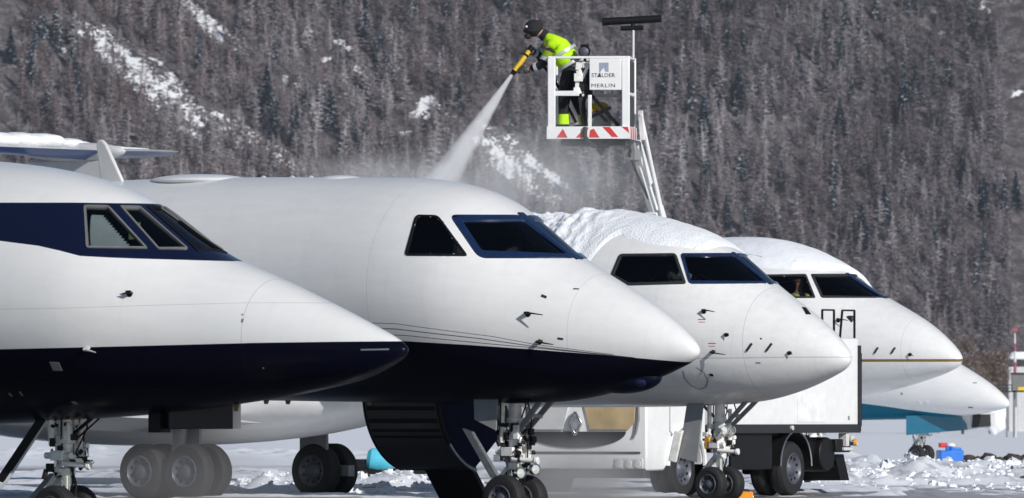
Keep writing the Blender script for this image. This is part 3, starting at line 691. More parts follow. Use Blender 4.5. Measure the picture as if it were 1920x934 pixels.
for k, dy in enumerate((-.10, .07)):
    m = MB(); m.m = 0; m.lathe((.14, dy, 1.0), (1, -.4, 0), [(.03, -.06), (.06, -.02), (.065, .03), (.055, .03)], 16); m.m = 1; m.lathe((.14, dy, 1.0), (1, -.4, 0), [(.055, .02), (0, .03)], 16); m.build('taxi_light', [M['chrome'], M['lens']], j3.root)
# belly fairing, wings and main wheels further back, seen between the nearer jets
m = MB(); m.ball((j3.sg - 12.6, 0, 1.42), (4.6, 1.5, .66), 48, 20); m.build('belly_fairing', M['white'], j3.root)
for sg in (-1, 1):
    m = MB(); ya, yb = sg * 1.2, sg * 8.2; z1, z2 = 1.10, 1.42
    a = [(j3.sg - 9.6, ya, z1), (j3.sg - 11.2, ya, z1 + .17), (j3.sg - 13.8, ya, z1 + .02), (j3.sg - 11.4, ya, z1 - .17)]; b = [(j3.sg - 13.6, yb, z2), (j3.sg - 14.2, yb, z2 + .06), (j3.sg - 15.2, yb, z2), (j3.sg - 14.2, yb, z2 - .06)]
    m.add(a + b, [(0, 1, 5, 4), (1, 2, 6, 5), (2, 3, 7, 6), (3, 0, 4, 7), (4, 5, 6, 7), (3, 2, 1, 0)]); m.build('wing', M['white'], j3.root, bevel=.02)
for sg in (-1, 1):
    m = MB(); m.cyl((j3.sg - 10.8, sg * 1.7, .38), (j3.sg - 10.8, sg * 1.55, 1.2), .10); m.bar((j3.sg - 10.8 - .5, sg * 1.7, .40), (j3.sg - 10.8 + .5, sg * 1.7, .40), .14, .16); m.box((j3.sg - 10.8, sg * 1.45, .9), (.5, .05, .5))
    mg = m.build('main_gear', M['steel'], j3.root)
    for dx in ((-.42, .42) if sg < 0 else (0,)):
        for dy in (-.2, .2): wheel(.40, .27, mg, (j3.sg - 10.8 + dx, sg * 1.7 + dy, .40))

# ------------------------------------------------------------------ jet 4: smooth snow roof, gold line, T-tail
j4 = Jet('4', 176, 2.4, 21.5, 'white jet with a thin gold line and smooth snow on its roof beyond the truck')
j4.window([(1430, 515), (1512, 514), (1530, 559), (1440, 560)], .04, M['darkgrey'], M['glass'], 4)
j4.window([(1519, 514), j4.row90(514), j4.row90(559), (1540, 559)], .05, M['darkgrey'], M['glass'], 4)
gl = [(-20, j4.loc(1700, 676).z), (j4.sg + .1, j4.loc(1700, 676).z)]
j4.hull(jet_paint('jet_paint_gold_line', stripes=[(gl, .045, (.20, .13, .035))], seams=[(j4.loc(1690, 640).x, .006)], rough=.26, wear=.09, icy=.15))
probe(j4, 1572, 602, arm=.22, out=.08)
for px in (1643, 1675): plate(j4, px, 657, .12, .025, M['darkgrey'], 'vane', .02, rot=-1.0)
probe(j4, 1706, 665, arm=.08, out=.04)
nose_gear(j4, -.7, .25, .40, 1.45, 1, lights=False, seed=12, brace=0)
for sg in (-1, 1):
    m = MB(); c = Vector((j4.sg - 2.75, sg * .46, 2.6)); m.box(c, (.12, .46, .66)); m.box(c + Vector((-.02, 0, .43)), (.09, .26, .2))
    m.build('pilot_seat', M['seat'], j4.root, bevel=.03)
m = MB(); m.box((j4.sg - 1.9, 0, 2.78), (.35, 1.5, .16)); m.build('dashboard', M['seat'], j4.root, bevel=.03)
# T-tail
xs = j4.sg - 19.0
m = MB(); m.prism([(xs + 1.9, -.11, 3.9), (xs - .9, -.11, 3.6), (xs - 1.3, -.07, 5.72), (xs + .55, -.07, 5.72)], (0, .2, 0)); m.build('fin', M['greywhite'], j4.root, bevel=.05)
m = MB(); m.ball((xs - .2, 0, 5.84), (1.15, .17, .17), 24, 12); m.build('tail_bullet', M['greywhite'], j4.root)
for sg in (-1, 1):
    m = MB(); a = [(xs + .55, sg * .1, 5.86), (xs + .1, sg * .1, 5.93), (xs - 1.2, sg * .1, 5.86), (xs + .1, sg * .1, 5.70)]; yb = sg * 3.15; b = [(xs - .45, yb, 5.92), (xs - .7, yb, 5.95), (xs - 1.35, yb, 5.92), (xs - .7, yb, 5.84)]
    m.m = 0; m.add(a + b, [(0, 1, 5, 4), (1, 2, 6, 5), (4, 5, 6, 7)]); m.m = 1; m.add(a + b, [(2, 3, 7, 6), (3, 0, 4, 7)]); m.build('tailplane', [M['greywhite'], M['blueline']], j4.root)  # lower faces blue, upper faces off-white
for sg in (-1, 1):   # rear engines
    m = MB(); m.lathe((xs + 3.9, sg * 1.75, 3.35), (-1, 0, 0), [(.38, .08), (.50, 0), (.60, .3), (.62, 1.2), (.50, 2.6), (.36, 3.1), (.30, 3.0)], 28); m.box((xs + 2.5, sg * 1.2, 3.35), (1.6, 1.0, .16)); m.build('engine', M['white'], j4.root)

# ------------------------------------------------------------------ jet 5: teal belly, farthest
j5 = Jet('5', 267, 2.752, 17, 'farthest jet, white with a teal belly and teal gear door, small nose wheels')
belly = j5.zline([(1620, 757), (1660, 762), (1700, 768), (1750, 774), (1790, 778)]); belly = [(-12, belly[0][1] + .05)] + belly + [(j5.sg + .02, 1.0)]
j5.hull(jet_paint('jet_paint_teal_belly', belly=(belly, (0.005, 0.125, 0.215)), rough=.3, wear=.08, icy=.1))
plate(j5, 1828, 718, .10, .03, M['steel'], 'sensor', rot=-.6); plate(j5, 1691, 738, .05, .05, M['steel'], 'sensor'); plate(j5, 1820, 764, .12, .03, M['darkgrey'], 'sensor')
plate(j5, 1725, 755, .06, .10, M['white'], 'latch'); plate(j5, 1738, 754, .06, .08, M['white'], 'latch')
nose_gear(j5, 0, .235, .40, 1.2, 1, lights=False, seed=15, brace=0)
c = lambda px, py, Y=268.2: j5.Mi @ at(px, py, Y)
m = MB(); m.prism([c(1699, 780), c(1699, 816), c(1814, 806), c(1812, 795), c(1803, 782), c(1790, 776)], j5.Mi.to_3x3() @ Vector((0, .06, 0))); m.build('gear_door', M['teal'], j5.root)
m = MB(); m.prism([c(1814, 806, 268.25), c(1866, 800, 268.25), c(1866, 774, 268.25), c(1803, 776, 268.25)], j5.Mi.to_3x3() @ Vector((0, .25, 0))); m.build('door_end', M['greywhite'], j5.root)
m = MB(); m.prism([c(1822, 802, 268.2), c(1858, 799, 268.2), c(1857, 777, 268.2), c(1824, 777, 268.2)], j5.Mi.to_3x3() @ Vector((0, .04, 0))); m.build('vent_opening', M['darkgrey'], j5.root)

# ------------------------------------------------------------------ snow lying on the jets
def fbm(x, y, seed, oct=4):
    t = 0; a = 1
    for o in range(oct):
        r = np.random.default_rng(seed + o * 17); ph = r.uniform(0, 6.28, 8); dx = r.normal(size=8); dy = r.normal(size=8)
        f = 2 ** o; t = t + a * sum(np.sin(f * (dx[k] * x + dy[k] * y) + ph[k]) for k in range(8)) / 4; a *= .55
    return t
def snow_cover(j, s0, s1, lo, hi, thick, rough, label, matr, seed=0, ns=220, npn=150, freq=7):
    "lo/hi(s) give the angle limits round the hull; thick(s, u) metres"
    S = np.linspace(s0, s1, ns); vs = []; U = np.linspace(0, 1, npn)
    Sg, Ug = np.meshgrid(S, U, indexing='ij')
    nz = fbm(Sg * freq, Ug * freq * 2.2, seed, 5); nb = fbm(Sg * freq * .4, Ug * 0, seed + 50, 4)
    for i, a in enumerate(S):
        l, h = lo(a), hi(a)
        for k, u in enumerate(U):
            ed = min(u, 1 - u) * (h - l); e = min(1, ed / R(7)) ** .5 * min(1, (a - s0) / .12 + 1e-3) ** .5 * min(1, (s1 - a) / .4 + 1e-3)
            ph = l + (h - l) * u + R(4) * nb[i, k] * (1 - 2 * u if abs(1 - 2 * u) > .8 else 0)
            t = thick(a, u) * e * (1 + .0 * nz[i, k]) + rough(a, u) * nz[i, k] * e
            vs.append(j.M @ j.P(a, ph, max(t, -.01) - .004 * (1 - e)))
    m = MB(); m.add(vs, [(i * npn + k, i * npn + k + 1, (i + 1) * npn + k + 1, (i + 1) * npn + k) for i in range(ns - 1) for k in range(npn - 1)])
    o = m.build('snow', matr, None, angle=180); return tag(o, label, 'snow', kind='stuff')
lo3p = [j3.px(*p) for p in ((1085, 520), (1105, 492), (1135, 460), (1165, 440), (1200, 452), (1250, 464), (1310, 466), (1355, 467), (1378, 468))]
lo3 = lambda a: float(np.interp(a, [q[0] for q in lo3p[::-1]], [q[1] for q in lo3p[::-1]]))
ramp = lambda a: min(1, max(0, (a - 3.7) / .9))
snow_cover(j3, lo3p[-1][0] + .04, 9.5, lo3, lambda a: math.pi - .35, lambda a, u: .022 + .052 * ramp(a), lambda a, u: .004 + .046 * ramp(a),
           'thick crumbly snow lying on the roof of the jet right of the spray', M['snowrough'], 3, ns=300, npn=190, freq=9)
lo4p = [j4.px(*p) for p in ((1380, 500), (1420, 506), (1480, 510), (1540, 511), (1600, 512))]
snow_cover(j4, 2.36, 9, lambda a: float(np.interp(a, [q[0] for q in lo4p[::-1]], [q[1] + .02 for q in lo4p[::-1]])), lambda a: math.pi - .5, lambda a, u: .045 + .02 * math.sin(3 * a), lambda a, u: .004,
           'smooth snow blanket on the roof of the jet with the gold line', M['snow'], 8, freq=3)
# snow lumps on the tailplane
def snow_heap(name, pts, label, matr, seed, parent=None):
    rr = random.Random(seed); m = MB()
    for (c, r) in pts: 
        b = MB(); b.ball(c, r, 22, 14); ns = rr.randrange(1000)
        V = np.array(b.v); c_ = np.array(c); d = V - c_; n = fbm(V[:, 0] * 6, V[:, 1] * 6 + V[:, 2] * 7, ns, 3)
        m.add(list(c_ + d * (1 + .13 * n)[:, None]), b.f)
    return tag(m.build(name, matr, None, angle=180), label, 'snow', kind='stuff')
hp = []
for k in range(26):
    y = -2.9 + 3.1 * k / 25; hp.append((tuple(j4.M @ Vector((xs - .45 - .28 * abs(y) + .1 * random.random(), y, 5.99 + .02 * abs(y) / 3))), (.30, .26, .05 + .05 * random.random())))
for k in range(10):
    y = .2 + 2.6 * k / 9; hp.append((tuple(j4.M @ Vector((xs - .5 - .25 * abs(y), y, 5.955))), (.26, .26, .03 + .02 * random.random())))
hp += [(tuple(j4.M @ Vector((xs - .5 + .1 * k, -1.6 + .25 * k, 6.02))), (.34, .3, .14)) for k in range(4)]
snow_heap('snow', hp, 'crusted snow heaped on the tailplane at the upper left', M['snowrough'], 5)

for j, s0, zz in ((j2, 3.0, 2.62), (j3, 2.75, 2.75)):
    for sg in (-1, 1):
        m = MB(); c = Vector((j.sg - s0, sg * .45, zz)); m.box(c, (.12, .46, .7)); m.box(c + Vector((-.02, 0, .46)), (.1, .26, .22)); m.build('pilot_seat', mat('grey_seat_fabric', (.09, .085, .08), .8), j.root, bevel=.03)
    m = MB(); m.box((j.sg - s0 + .85, 0, zz + .12), (.4, 1.3, .12)); m.build('dashboard', M['darkgrey'], j.root, bevel=.03)
    m = MB(); m.box((j.sg - s0 + .3, -.62, zz + .42), (.22, .02, .10), Matrix.Rotation(.4, 3, 'Y')); m.build('checklist_card', M['paper'], j.root)

for j, t0_, t1_, w_ in ((j2, 400, 487, .13), (j3, 474, 534, .085), (j4, 513, 560, .085)):     # centre post between the two windshield panes
    a, b = j.top_s(t0_), j.top_s(t1_); vs = []; n_ = 10
    for i in range(n_ + 1):
        d = a + (b - a) * i / n_; _, r = j.prof(d)
        for q in (-1, -.7, .7, 1): vs.append(j.P(d, math.pi / 2 + q * w_ / 2 / r, .016 if abs(q) < 1 else -.004))
    m = MB(); m.add(vs, [(4 * i + k, 4 * i + k + 1, 4 * i + k + 5, 4 * i + k + 4) for i in range(n_) for k in range(3)]); m.build('centre_post', M['navyframe'], j.root)

# ------------------------------------------------------------------ ground, valley floor and mountain
def ground_z(x, y):
    z = np.zeros_like(x)
    far = np.clip((y - 700) / 1200, 0, 1); z = z + 5.0 * far ** 1.3
    # ploughed berms and rough snow right of and behind the jets
    k = F / y; px = CX + x * k
    def berm(y0, w, h, x0, x1, seed, rough=.5, soft=.8):
        g = np.exp(-((y - y0 - .6 * np.sin(x * .9 + seed)) / w) ** 2) * np.clip((x - x0) / soft, 0, 1) * np.clip((x1 - x) / soft, 0, 1)
        return g * h * (1 + rough * fbm(x * 3.2, y * 1.1, seed, 4))
    z += np.maximum(berm(161, 1.3, .13, -6.0, -.2, 3), 0) + np.maximum(berm(168, 1.6, .24, -4.6, -.3, 5), 0)
    z += np.maximum(berm(181, 3.2, .26, 4.6, 14, 7, .6), 0) + np.maximum(berm(193, 3, .22, 4.0, 16, 9, .6), 0) + np.maximum(berm(212, 5, .22, 6, 30, 11, .5), 0)
    z += np.maximum(berm(245, 5, .12, 7, 34, 13, .5), 0) + np.maximum(berm(282, 4, .26, 14.5, 60, 14, .6), 0)
    z += np.maximum(berm(205, 5, .10, -12, 3, 15, .4), 0) + np.maximum(berm(300, 12, .25, -30, 10, 17, .3), 0)
    pat = np.clip((fbm(x * .62, y * .17, 77, 4) - .12) / .16, 0, 1); pat = pat * pat * (3 - 2 * pat)      # scraped snow left in low slabs on the asphalt
    z += pat * (.075 + .02 * fbm(x * 5, y * 1.6, 79, 3)) * np.clip((y - 150) / 4, 0, 1) * np.clip((240 - y) / 10, 0, 1)
    fine = np.exp(-((y - 215) / 70) ** 2) * np.clip((px - 1400) / 250, .15, 1)
    z += np.clip(fbm(x * 2.4, y * .9, 21, 4), -.2, 3) * .05 * fine
    return z
xs_ = np.concatenate([[-1500, -700, -350, -180, -90, -45, -25], np.arange(-14, 18, .11), [20, 25, 32, 45, 70, 120, 250, 500, 900, 1500]])
ys_ = np.concatenate([[-30, 10, 40, 70, 95], np.arange(115, 300, .42), np.geomspace(301, 2150, 70)])
Xg, Yg = np.meshgrid(xs_, ys_, indexing='ij'); Zg = ground_z(Xg, Yg)
def grid_obj(name, X, Y, Z, matr, smooth=True):
    n, k = X.shape; me = bpy.data.meshes.new(name)
    V = np.stack([X, Y, Z], -1).reshape(-1, 3).astype(np.float32)
    i = np.arange(n - 1)[:, None]; j = np.arange(k - 1)[None]; f = np.stack([i * k + j, (i + 1) * k + j, (i + 1) * k + j + 1, i * k + j + 1], -1).reshape(-1, 4)
    me.vertices.add(len(V)); me.vertices.foreach_set('co', V.ravel()); me.loops.add(f.size); me.loops.foreach_set('vertex_index', f.ravel().astype(np.int32))
    me.polygons.add(len(f)); me.polygons.foreach_set('loop_start', np.arange(0, f.size, 4, dtype=np.int32)); me.polygons.foreach_set('use_smooth', np.ones(len(f), bool))
    me.update(calc_edges=True); me.validate(); me.materials.append(matr); o = bpy.data.objects.new(name, me); C.objects.link(o); return o
gm = bpy.data.materials.new('snowy_apron'); gm.use_nodes = True; nt = gm.node_tree; b = nt.nodes['Principled BSDF']
tc = nt.nodes.new('ShaderNodeTexCoord'); sp = nt.nodes.new('ShaderNodeSeparateXYZ'); nt.links.new(tc.outputs['Object'], sp.inputs[0])
def noise(nt, vec, scale, detail=5, rough=.55, mapscale=None):
    if mapscale:
        mp = nt.nodes.new('ShaderNodeMapping'); mp.inputs['Scale'].default_value = mapscale; nt.links.new(vec, mp.inputs[0]); vec = mp.outputs[0]
    n = nt.nodes.new('ShaderNodeTexNoise'); n.inputs['Scale'].default_value = scale; n.inputs['Detail'].default_value = detail; n.inputs['Roughness'].default_value = rough
    nt.links.new(vec, n.inputs['Vector']); return n.outputs['Fac']
def mrange(nt, v, a, b_, c=0, d=1):
    n = nt.nodes.new('ShaderNodeMapRange'); n.inputs[1].default_value = a; n.inputs[2].default_value = b_; n.inputs[3].default_value = c; n.inputs[4].default_value = d
    nt.links.new(v, n.inputs[0]); return n.outputs[0]
n1 = noise(nt, tc.outputs['Object'], .45, 7, .62, (1, .33, 1)); n2 = noise(nt, tc.outputs['Object'], 2.6, 6, .6, (1, .5, 1))
cover = mrange(nt, n1, .575, .60)                        # scraped asphalt against snow
hgt = mrange(nt, sp.outputs[2], .030, .050)               # berms are always snow
right = mrange(nt, sp.outputs[0], 2.0, 9.0, -.12, .65)     # more snow to the right
farw = mrange(nt, sp.outputs[1], 225, 262)              # the valley floor is all snow
cv = math_node(nt, 'MAXIMUM', math_node(nt, 'MAXIMUM', hgt, farw), math_node(nt, 'MINIMUM', math_node(nt, 'ADD', cover, right), 1.0))
grit = mrange(nt, n2, .50, .66, 0, .8)
def cmix(nt, f, a, b_):
    n = nt.nodes.new('ShaderNodeMix'); n.data_type = 'RGBA'
    for i, v in ((0, f), (6, a), (7, b_)):
        if isinstance(v, tuple): n.inputs[i].default_value = (*v, 1)
        elif isinstance(v, float): n.inputs[i].default_value = v
        else: nt.links.new(v, n.inputs[i])
    return n.outputs[2]
n3 = noise(nt, tc.outputs['Object'], 9, 5, .6)
asph = cmix(nt, mrange(nt, n3, .35, .7), (.045, .046, .052), (.10, .102, .112))
snw = cmix(nt, math_node(nt, 'MULTIPLY', grit, math_node(nt, 'SUBTRACT', 1.0, farw)), (.86, .88, .92), (.36, .37, .41))
col = cmix(nt, cv, asph, snw); nt.links.new(col, b.inputs['Base Color'])
nt.links.new(mrange(nt, cv, 0, 1, .38, .75), b.inputs['Roughness'])
bp = nt.nodes.new('ShaderNodeBump'); bp.inputs['Strength'].default_value = .5; bp.inputs['Distance'].default_value = .06; nt.links.new(n2, bp.inputs['Height']); nt.links.new(bp.outputs[0], b.inputs['Normal'])
tag(grid_obj('ground', Xg, Yg, Zg, gm), kind='structure')

MB0, SL = 2080.0, math.tan(R(34))                      # foot of the mountain and its slope
def hill_z(x, y):
    t = np.maximum(y - MB0, 0)
    z = 4.2 + t * SL + np.minimum(t / 20, 1) * (1.6 * np.sin(x * .045 + y * .02) + 1.2 * np.sin(x * .11 - y * .06 + 1) + 1.1 * np.sin(.05 * (x + 1.2 * y) + 2))
    return z
def hill_hit(px, py):
    "photo pixel -> point on the mountainside"
    y = np.full(np.shape(px), MB0); 
    for _ in range(60):
        zr = CH + (HY - py) * y / F; x = (px - CX) * y / F; y = y + (zr - hill_z(x, y)) / (SL - (HY - py) / F) * .7
        y = np.maximum(y, MB0)
    return (px - CX) * y / F, y
# clearings with open snow, as (pixel x, pixel y, half length, half width, angle) of patches on the slope
PATCH = [(375, 28, 75, 9, 38), (400, 62, 40, 10, 40), (435, 82, 22, 5, 45), (185, 76, 26, 6, 50), (205, 110, 30, 5, 42), (245, 108, 34, 7, 38), (215, 125, 22, 7, 45), (265, 135, 40, 9, 40), (320, 150, 22, 8, -60), (325, 178, 14, 7, 10), (255, 150, 25, 6, 38), (280, 175, 25, 5, 40),
         (365, 225, 22, 9, 35), (800, 195, 22, 15, -20), (780, 212, 18, 7, -15), (848, 215, 14, 6, 20), (672, 130, 10, 14, 80), (743, 128, 7, 8, 80), (580, 62, 12, 8, 40), (515, 40, 6, 9, 80), (535, 150, 12, 8, 60), (895, 265, 16, 8, 40), (930, 285, 42, 11, 38), (965, 318, 42, 12, 36), (1000, 305, 30, 8, 40), (1040, 335, 30, 10, 35), (985, 350, 22, 8, 30), (1060, 350, 14, 6, 40), (1848, 15, 14, 6, 65), (1905, 175, 6, 12, 80), (645, 92, 8, 12, 80), (635, 80, 6, 14, 80), (560, 215, 6, 8, 60), (120, 95, 8, 6, 30)]
PATCH += [(150, 60, 10, 5, 40), (225, 98, 16, 4, 42), (300, 118, 14, 5, 40), (345, 200, 26, 5, 38), (300, 165, 18, 4, 35), (360, 250, 30, 5, 30), (410, 215, 18, 4, 25), (60, 40, 12, 5, 30), (610, 110, 5, 12, 80), (690, 170, 10, 8, 60), (760, 250, 16, 6, 20), (905, 235, 18, 6, 30), (940, 320, 34, 8, 36), (1020, 370, 26, 7, 30), (960, 262, 16, 5, 36), (830, 240, 20, 6, 25), (560, 160, 5, 9, 80), (1770, 60, 6, 9, 70), (1140, 300, 16, 6, 30), (1100, 330, 18, 6, 30)]
SCREE = [(280, 150, 190, 40, 40), (470, 265, 150, 26, 30), (390, 45, 110, 18, 38), (970, 310, 120, 38, 38), (800, 205, 40, 26, 0)]   # thin bushes, frosted ground
def field(px, py, patches, soft=1.0):
    f = np.zeros(np.shape(px))
    for cx, cy, a, b_, an in patches:
        dx, dy = px - cx, py - cy; c, s_ = math.cos(R(an)), math.sin(R(an)); u = (dx * c + dy * s_) / a; v = (-dx * s_ + dy * c) / b_
        f = np.maximum(f, np.clip(1.5 - (u * u + v * v) * soft, 0, 1))
    return f
hx = np.linspace(-190, 190, 300); hy = np.concatenate([[2075, 2080], np.linspace(2081, 2262, 220), [2300, 2400]])
HX, HYg = np.meshgrid(hx, hy, indexing='ij'); HZ = np.where(HYg < MB0, ground_z(HX, HYg) - .5, hill_z(HX, HYg))
hm = bpy.data.materials.new('forest_floor'); hm.use_nodes = True; nt = hm.node_tree; b = nt.nodes['Principled BSDF']; tc = nt.nodes.new('ShaderNodeTexCoord')
at_ = nt.nodes.new('ShaderNodeAttribute'); at_.attribute_name = 'open_snow'
na = noise(nt, tc.outputs['Object'], .35, 8, .68); nb_ = noise(nt, tc.outputs['Object'], 1.4, 6, .7)
fl = cmix(nt, mrange(nt, nb_, .42, .66), (.05, .038, .037), (.30, .29, .31)); fl = cmix(nt, mrange(nt, na, .40, .62), fl, (.045, .036, .036))
sn = math_node(nt, 'GREATER_THAN', math_node(nt, 'ADD', at_.outputs['Fac'], math_node(nt, 'ADD', math_node(nt, 'MULTIPLY', math_node(nt, 'SUBTRACT', nb_, .5), 2.2), math_node(nt, 'MULTIPLY', math_node(nt, 'SUBTRACT', na, .5), 1.6))), .66)
nt.links.new(cmix(nt, sn, fl, (.82, .83, .86)), b.inputs['Base Color']); b.inputs['Roughness'].default_value = .9
hill = grid_obj('mountain', HX, HYg, HZ, hm); tag(hill, kind='structure')
kx = F / HYg; pxh = CX + HX * kx; pyh = HY - (HZ - CH) * kx
a_ = hill.data.attributes.new('open_snow', 'FLOAT', 'POINT'); a_.data.foreach_set('value', np.maximum(field(pxh, pyh, PATCH), .48 * field(pxh, pyh, SCREE)).ravel().astype(np.float32))

# ------------------------------------------------------------------ trees
def larch(r, n=95, kind=0):
    "unit-height bare larch (kind 0) or spruce (kind 1): arrays of triangles and a shade per vertex"
    V = []; S = []
    def tri(a, b, c, s): V.extend((a, b, c)); S.extend((s, s, s))
    tw = .012
    for q in range(3):
        t0, t1 = 2.1 * q, 2.1 * (q + 1); tri((tw * math.cos(t0), tw * math.sin(t0), 0), (tw * math.cos(t1), tw * math.sin(t1), 0), (0, 0, 1), -.5)
    for k in range(n):
        h = (k + r.random()) / n; h = .08 + .92 * h
        L = (.15 if kind == 0 else .19) * (1 - h) ** (.75 if kind == 0 else .9) * r.uniform(.5, 1.15) + .012
        az = r.uniform(0, 2 * math.pi); c, s_ = math.cos(az), math.sin(az); dz = L * (r.uniform(-.1, .35) if kind == 0 else r.uniform(-.75, -.25))
        w = (.013 if kind == 0 else .026) * r.uniform(.6, 1.3); sh = r.uniform(-1, 1)
        if kind == 1 and r.random() < .16: sh = 3
        tip = (c * L, s_ * L, h + dz); nx, ny = -s_, c
        tri((0, 0, h - w * .7), (0, 0, h + w * .7), tip, sh); tri((nx * w * .3 + c * L * .35, ny * w * .3 + s_ * L * .35, h + dz * .35 - w), (c * L * .6 + nx * w, s_ * L * .6 + ny * w, h + dz * .6), tip, sh)
        for q in range(3 if kind == 0 else 2):
            u = r.uniform(.25, .95); sd_ = r.choice((-1, 1)); l2 = L * r.uniform(.25, .5); p = (c * L * u, s_ * L * u, h + dz * u)
            e = (p[0] + nx * sd_ * l2 + c * l2 * .5, p[1] + ny * sd_ * l2 + s_ * l2 * .5, p[2] + l2 * r.uniform(-.5, .6 if kind == 0 else -.2)); ww = w * .8
            tri((p[0], p[1], p[2] - ww), (p[0], p[1], p[2] + ww), e, sh + r.uniform(-.4, .4))
    return np.array(V, np.float32), np.array(S, np.float32)
def attr_mat(name, rough=.9):
    m = bpy.data.materials.new(name); m.use_nodes = True; nt = m.node_tree; b = nt.nodes['Principled BSDF']; a = nt.nodes.new('ShaderNodeAttribute'); a.attribute_name = 'tint'
    nt.links.new(a.outputs['Color'], b.inputs['Base Color']); b.inputs['Roughness'].default_value = rough; b.inputs['Specular IOR Level'].default_value = .15; return m
tintmat = attr_mat('twig_and_needle')
def tri_obj(name, V, Ccol, parent=None):
    me = bpy.data.meshes.new(name); n = len(V); me.vertices.add(n); me.vertices.foreach_set('co', V.astype(np.float32).ravel())
    me.loops.add(n); me.loops.foreach_set('vertex_index', np.arange(n, dtype=np.int32)); me.polygons.add(n // 3); me.polygons.foreach_set('loop_start', np.arange(0, n, 3, dtype=np.int32))
    me.update(calc_edges=True); a = me.attributes.new('tint', 'FLOAT_COLOR', 'POINT'); a.data.foreach_set('color', np.concatenate([Ccol, np.ones((n, 1))], 1).astype(np.float32).ravel())
    me.materials.append(tintmat); o = bpy.data.objects.new(name, me); C.objects.link(o); o.parent = parent; return o
rt = random.Random(3); LARCH = [larch(rt, 60) for _ in range(12)]; SPRUCE = [larch(rt, 150, 1) for _ in range(5)]
# positions: jittered grid over the visible slope, thinned in the clearings
NT = 7600; gx = rng.uniform(-100, 100, NT); gy = MB0 - 3 + rng.random(NT) * 190
gz = hill_z(gx, gy); kk = F / gy; ppx = CX + gx * kk; ppy = HY - (gz - CH) * kk
pt = np.clip(field(ppx, ppy, PATCH, .8) + .45 * field(ppx, ppy, SCREE), 0, 1)
vis = (rng.random(NT) > pt * .90)
gx, gy, gz, ppx, ppy = gx[vis], gy[vis], gz[vis], ppx[vis], ppy[vis]
zone = .5 + .5 * np.tanh(fbm(ppx / 120, ppy / 90, 31, 4)); scr = field(ppx, ppy, SCREE); zone2 = .5 + .5 * np.tanh(fbm(ppx / 70, ppy / 60, 91, 4))
frost = np.clip((ppx + 100) / 700, .12, 1) * np.clip((1900 - ppx) / 900, .45, 1) * np.clip(.50 + ppy / 450, .4, 1.15)
Vs = []; Cs = []; n_tree = len(gx)
for i in range(n_tree):
    sprc = rng.random() < .04 + .22 * (zone2[i] > .80); V, S = (SPRUCE[rng.integers(5)] if sprc else LARCH[rng.integers(12)])
    h = rng.uniform(3.4, 9.2) * (1 - .5 * scr[i]) * (.85 if sprc else 1); a = rng.uniform(0, 6.28); c, s_ = math.cos(a), math.sin(a); wd = h ** .75 * rng.uniform(1.8, 3.4) * (.75 if sprc else 1); lean = rng.normal(0, .05, 2)
    Vs.append(np.stack([(V[:, 0] * c - V[:, 1] * s_) * wd + gx[i] + lean[0] * V[:, 2] * h, (V[:, 0] * s_ + V[:, 1] * c) * wd + gy[i] + lean[1] * V[:, 2] * h, V[:, 2] * h + gz[i] - .2], -1))
    if sprc: base = np.array((.035, .047, .062)) * rng.uniform(.7, 1.4); col = np.where((S > 2)[:, None], np.array((.46, .48, .52)), base * (1 + .3 * S[:, None]))
    else:
        u = np.clip(frost[i] * .52 + rng.normal() * .24 + .42 * (zone[i] - .55), 0, .95); cool = np.clip((ppx[i] - 700) / 1100 + (300 - ppy[i]) / 900, 0, 1); br = (np.array((.112, .080, .078)) * (1 - cool) + np.array((.084, .070, .080)) * cool) * rng.uniform(.35, 1.5); fr = np.array((.455, .43, .455)) * rng.uniform(.65, 1.2)
        ub = np.clip(u + .22 * S[:, None], 0, 1); col = (br * (1 - ub) + fr * ub) * (1 + .15 * S[:, None])
    Cs.append(np.clip(col, .004, .85))
fo = tri_obj('forest', np.concatenate(Vs), np.concatenate(Cs)); tag(fo, 'wintry brown and frosted larch forest covering the mountainside', 'forest', kind='stuff')
print('trees', n_tree, 'tris', sum(len(v) for v in Vs) // 3)
# individual dark spruces that stand out of the forest
SPOT = [(20, 120, 70), (500, 230, 110), (512, 262, 70), (445, 90, 70), (685, 80, 90), (860, 218, 75), (1085, 378, 75), (1247, 200, 75), (1320, 268, 95), (1385, 200, 80), (1496, 150, 70), (1696, 235, 95), (1400, 338, 55), (1465, 360, 60), (1617, 480, 100), (1804, 350, 70), (1845, 412, 80), (1578, 140, 70), (1717, 200, 75), (1658, 425, 80), (1320, 60, 75), (1575, 262, 80), (1905, 395, 75), (1362, 430, 65), (640, 30, 80), (1370, 22, 80)]
proto = None
for i, (px, py, hpx) in enumerate(SPOT):
    x, y = hill_hit(np.array(float(px)), np.array(float(py))); x, y = float(x), float(y); z = float(hill_z(np.array(x), np.array(y)))
    H_ = hpx * y / F
    if i < 3:
        V, S = SPRUCE[i]; V2, S2 = SPRUCE[(i + 2) % 5]
        t = tag(empty('spruce_tree', (x, y, z)), 'dark blue-green spruce standing out among the brown larches on the mountainside', 'tree', 'dark spruces on the mountainside')
        V = np.concatenate([V * (1.5, 1.5, 1), V2 * (1.2, 1.2, .97)]); S = np.concatenate([S, S2])
        col = np.where((S > 2)[:, None] & (rng.random(len(S)) < .5)[:, None], np.array((.30, .33, .38)), np.array((.016, .024, .034)) * (1 + .3 * S[:, None]))
        tri_obj('crown', V, np.clip(col, .004, 1), t); m = MB(); m.cyl((0, 0, -.06), (0, 0, .9), .018, .003, 8); m.build('trunk', mat('spruce_bark', (.05, .038, .03), .9), t)
        PRO = [t] if i == 0 else PRO + [t]
    else: t = copy_tree(PRO[i % 3]); t.location = (x, y, z)
    t.scale = (H_, H_, H_); t.rotation_euler = (0, 0, i * 1.3)
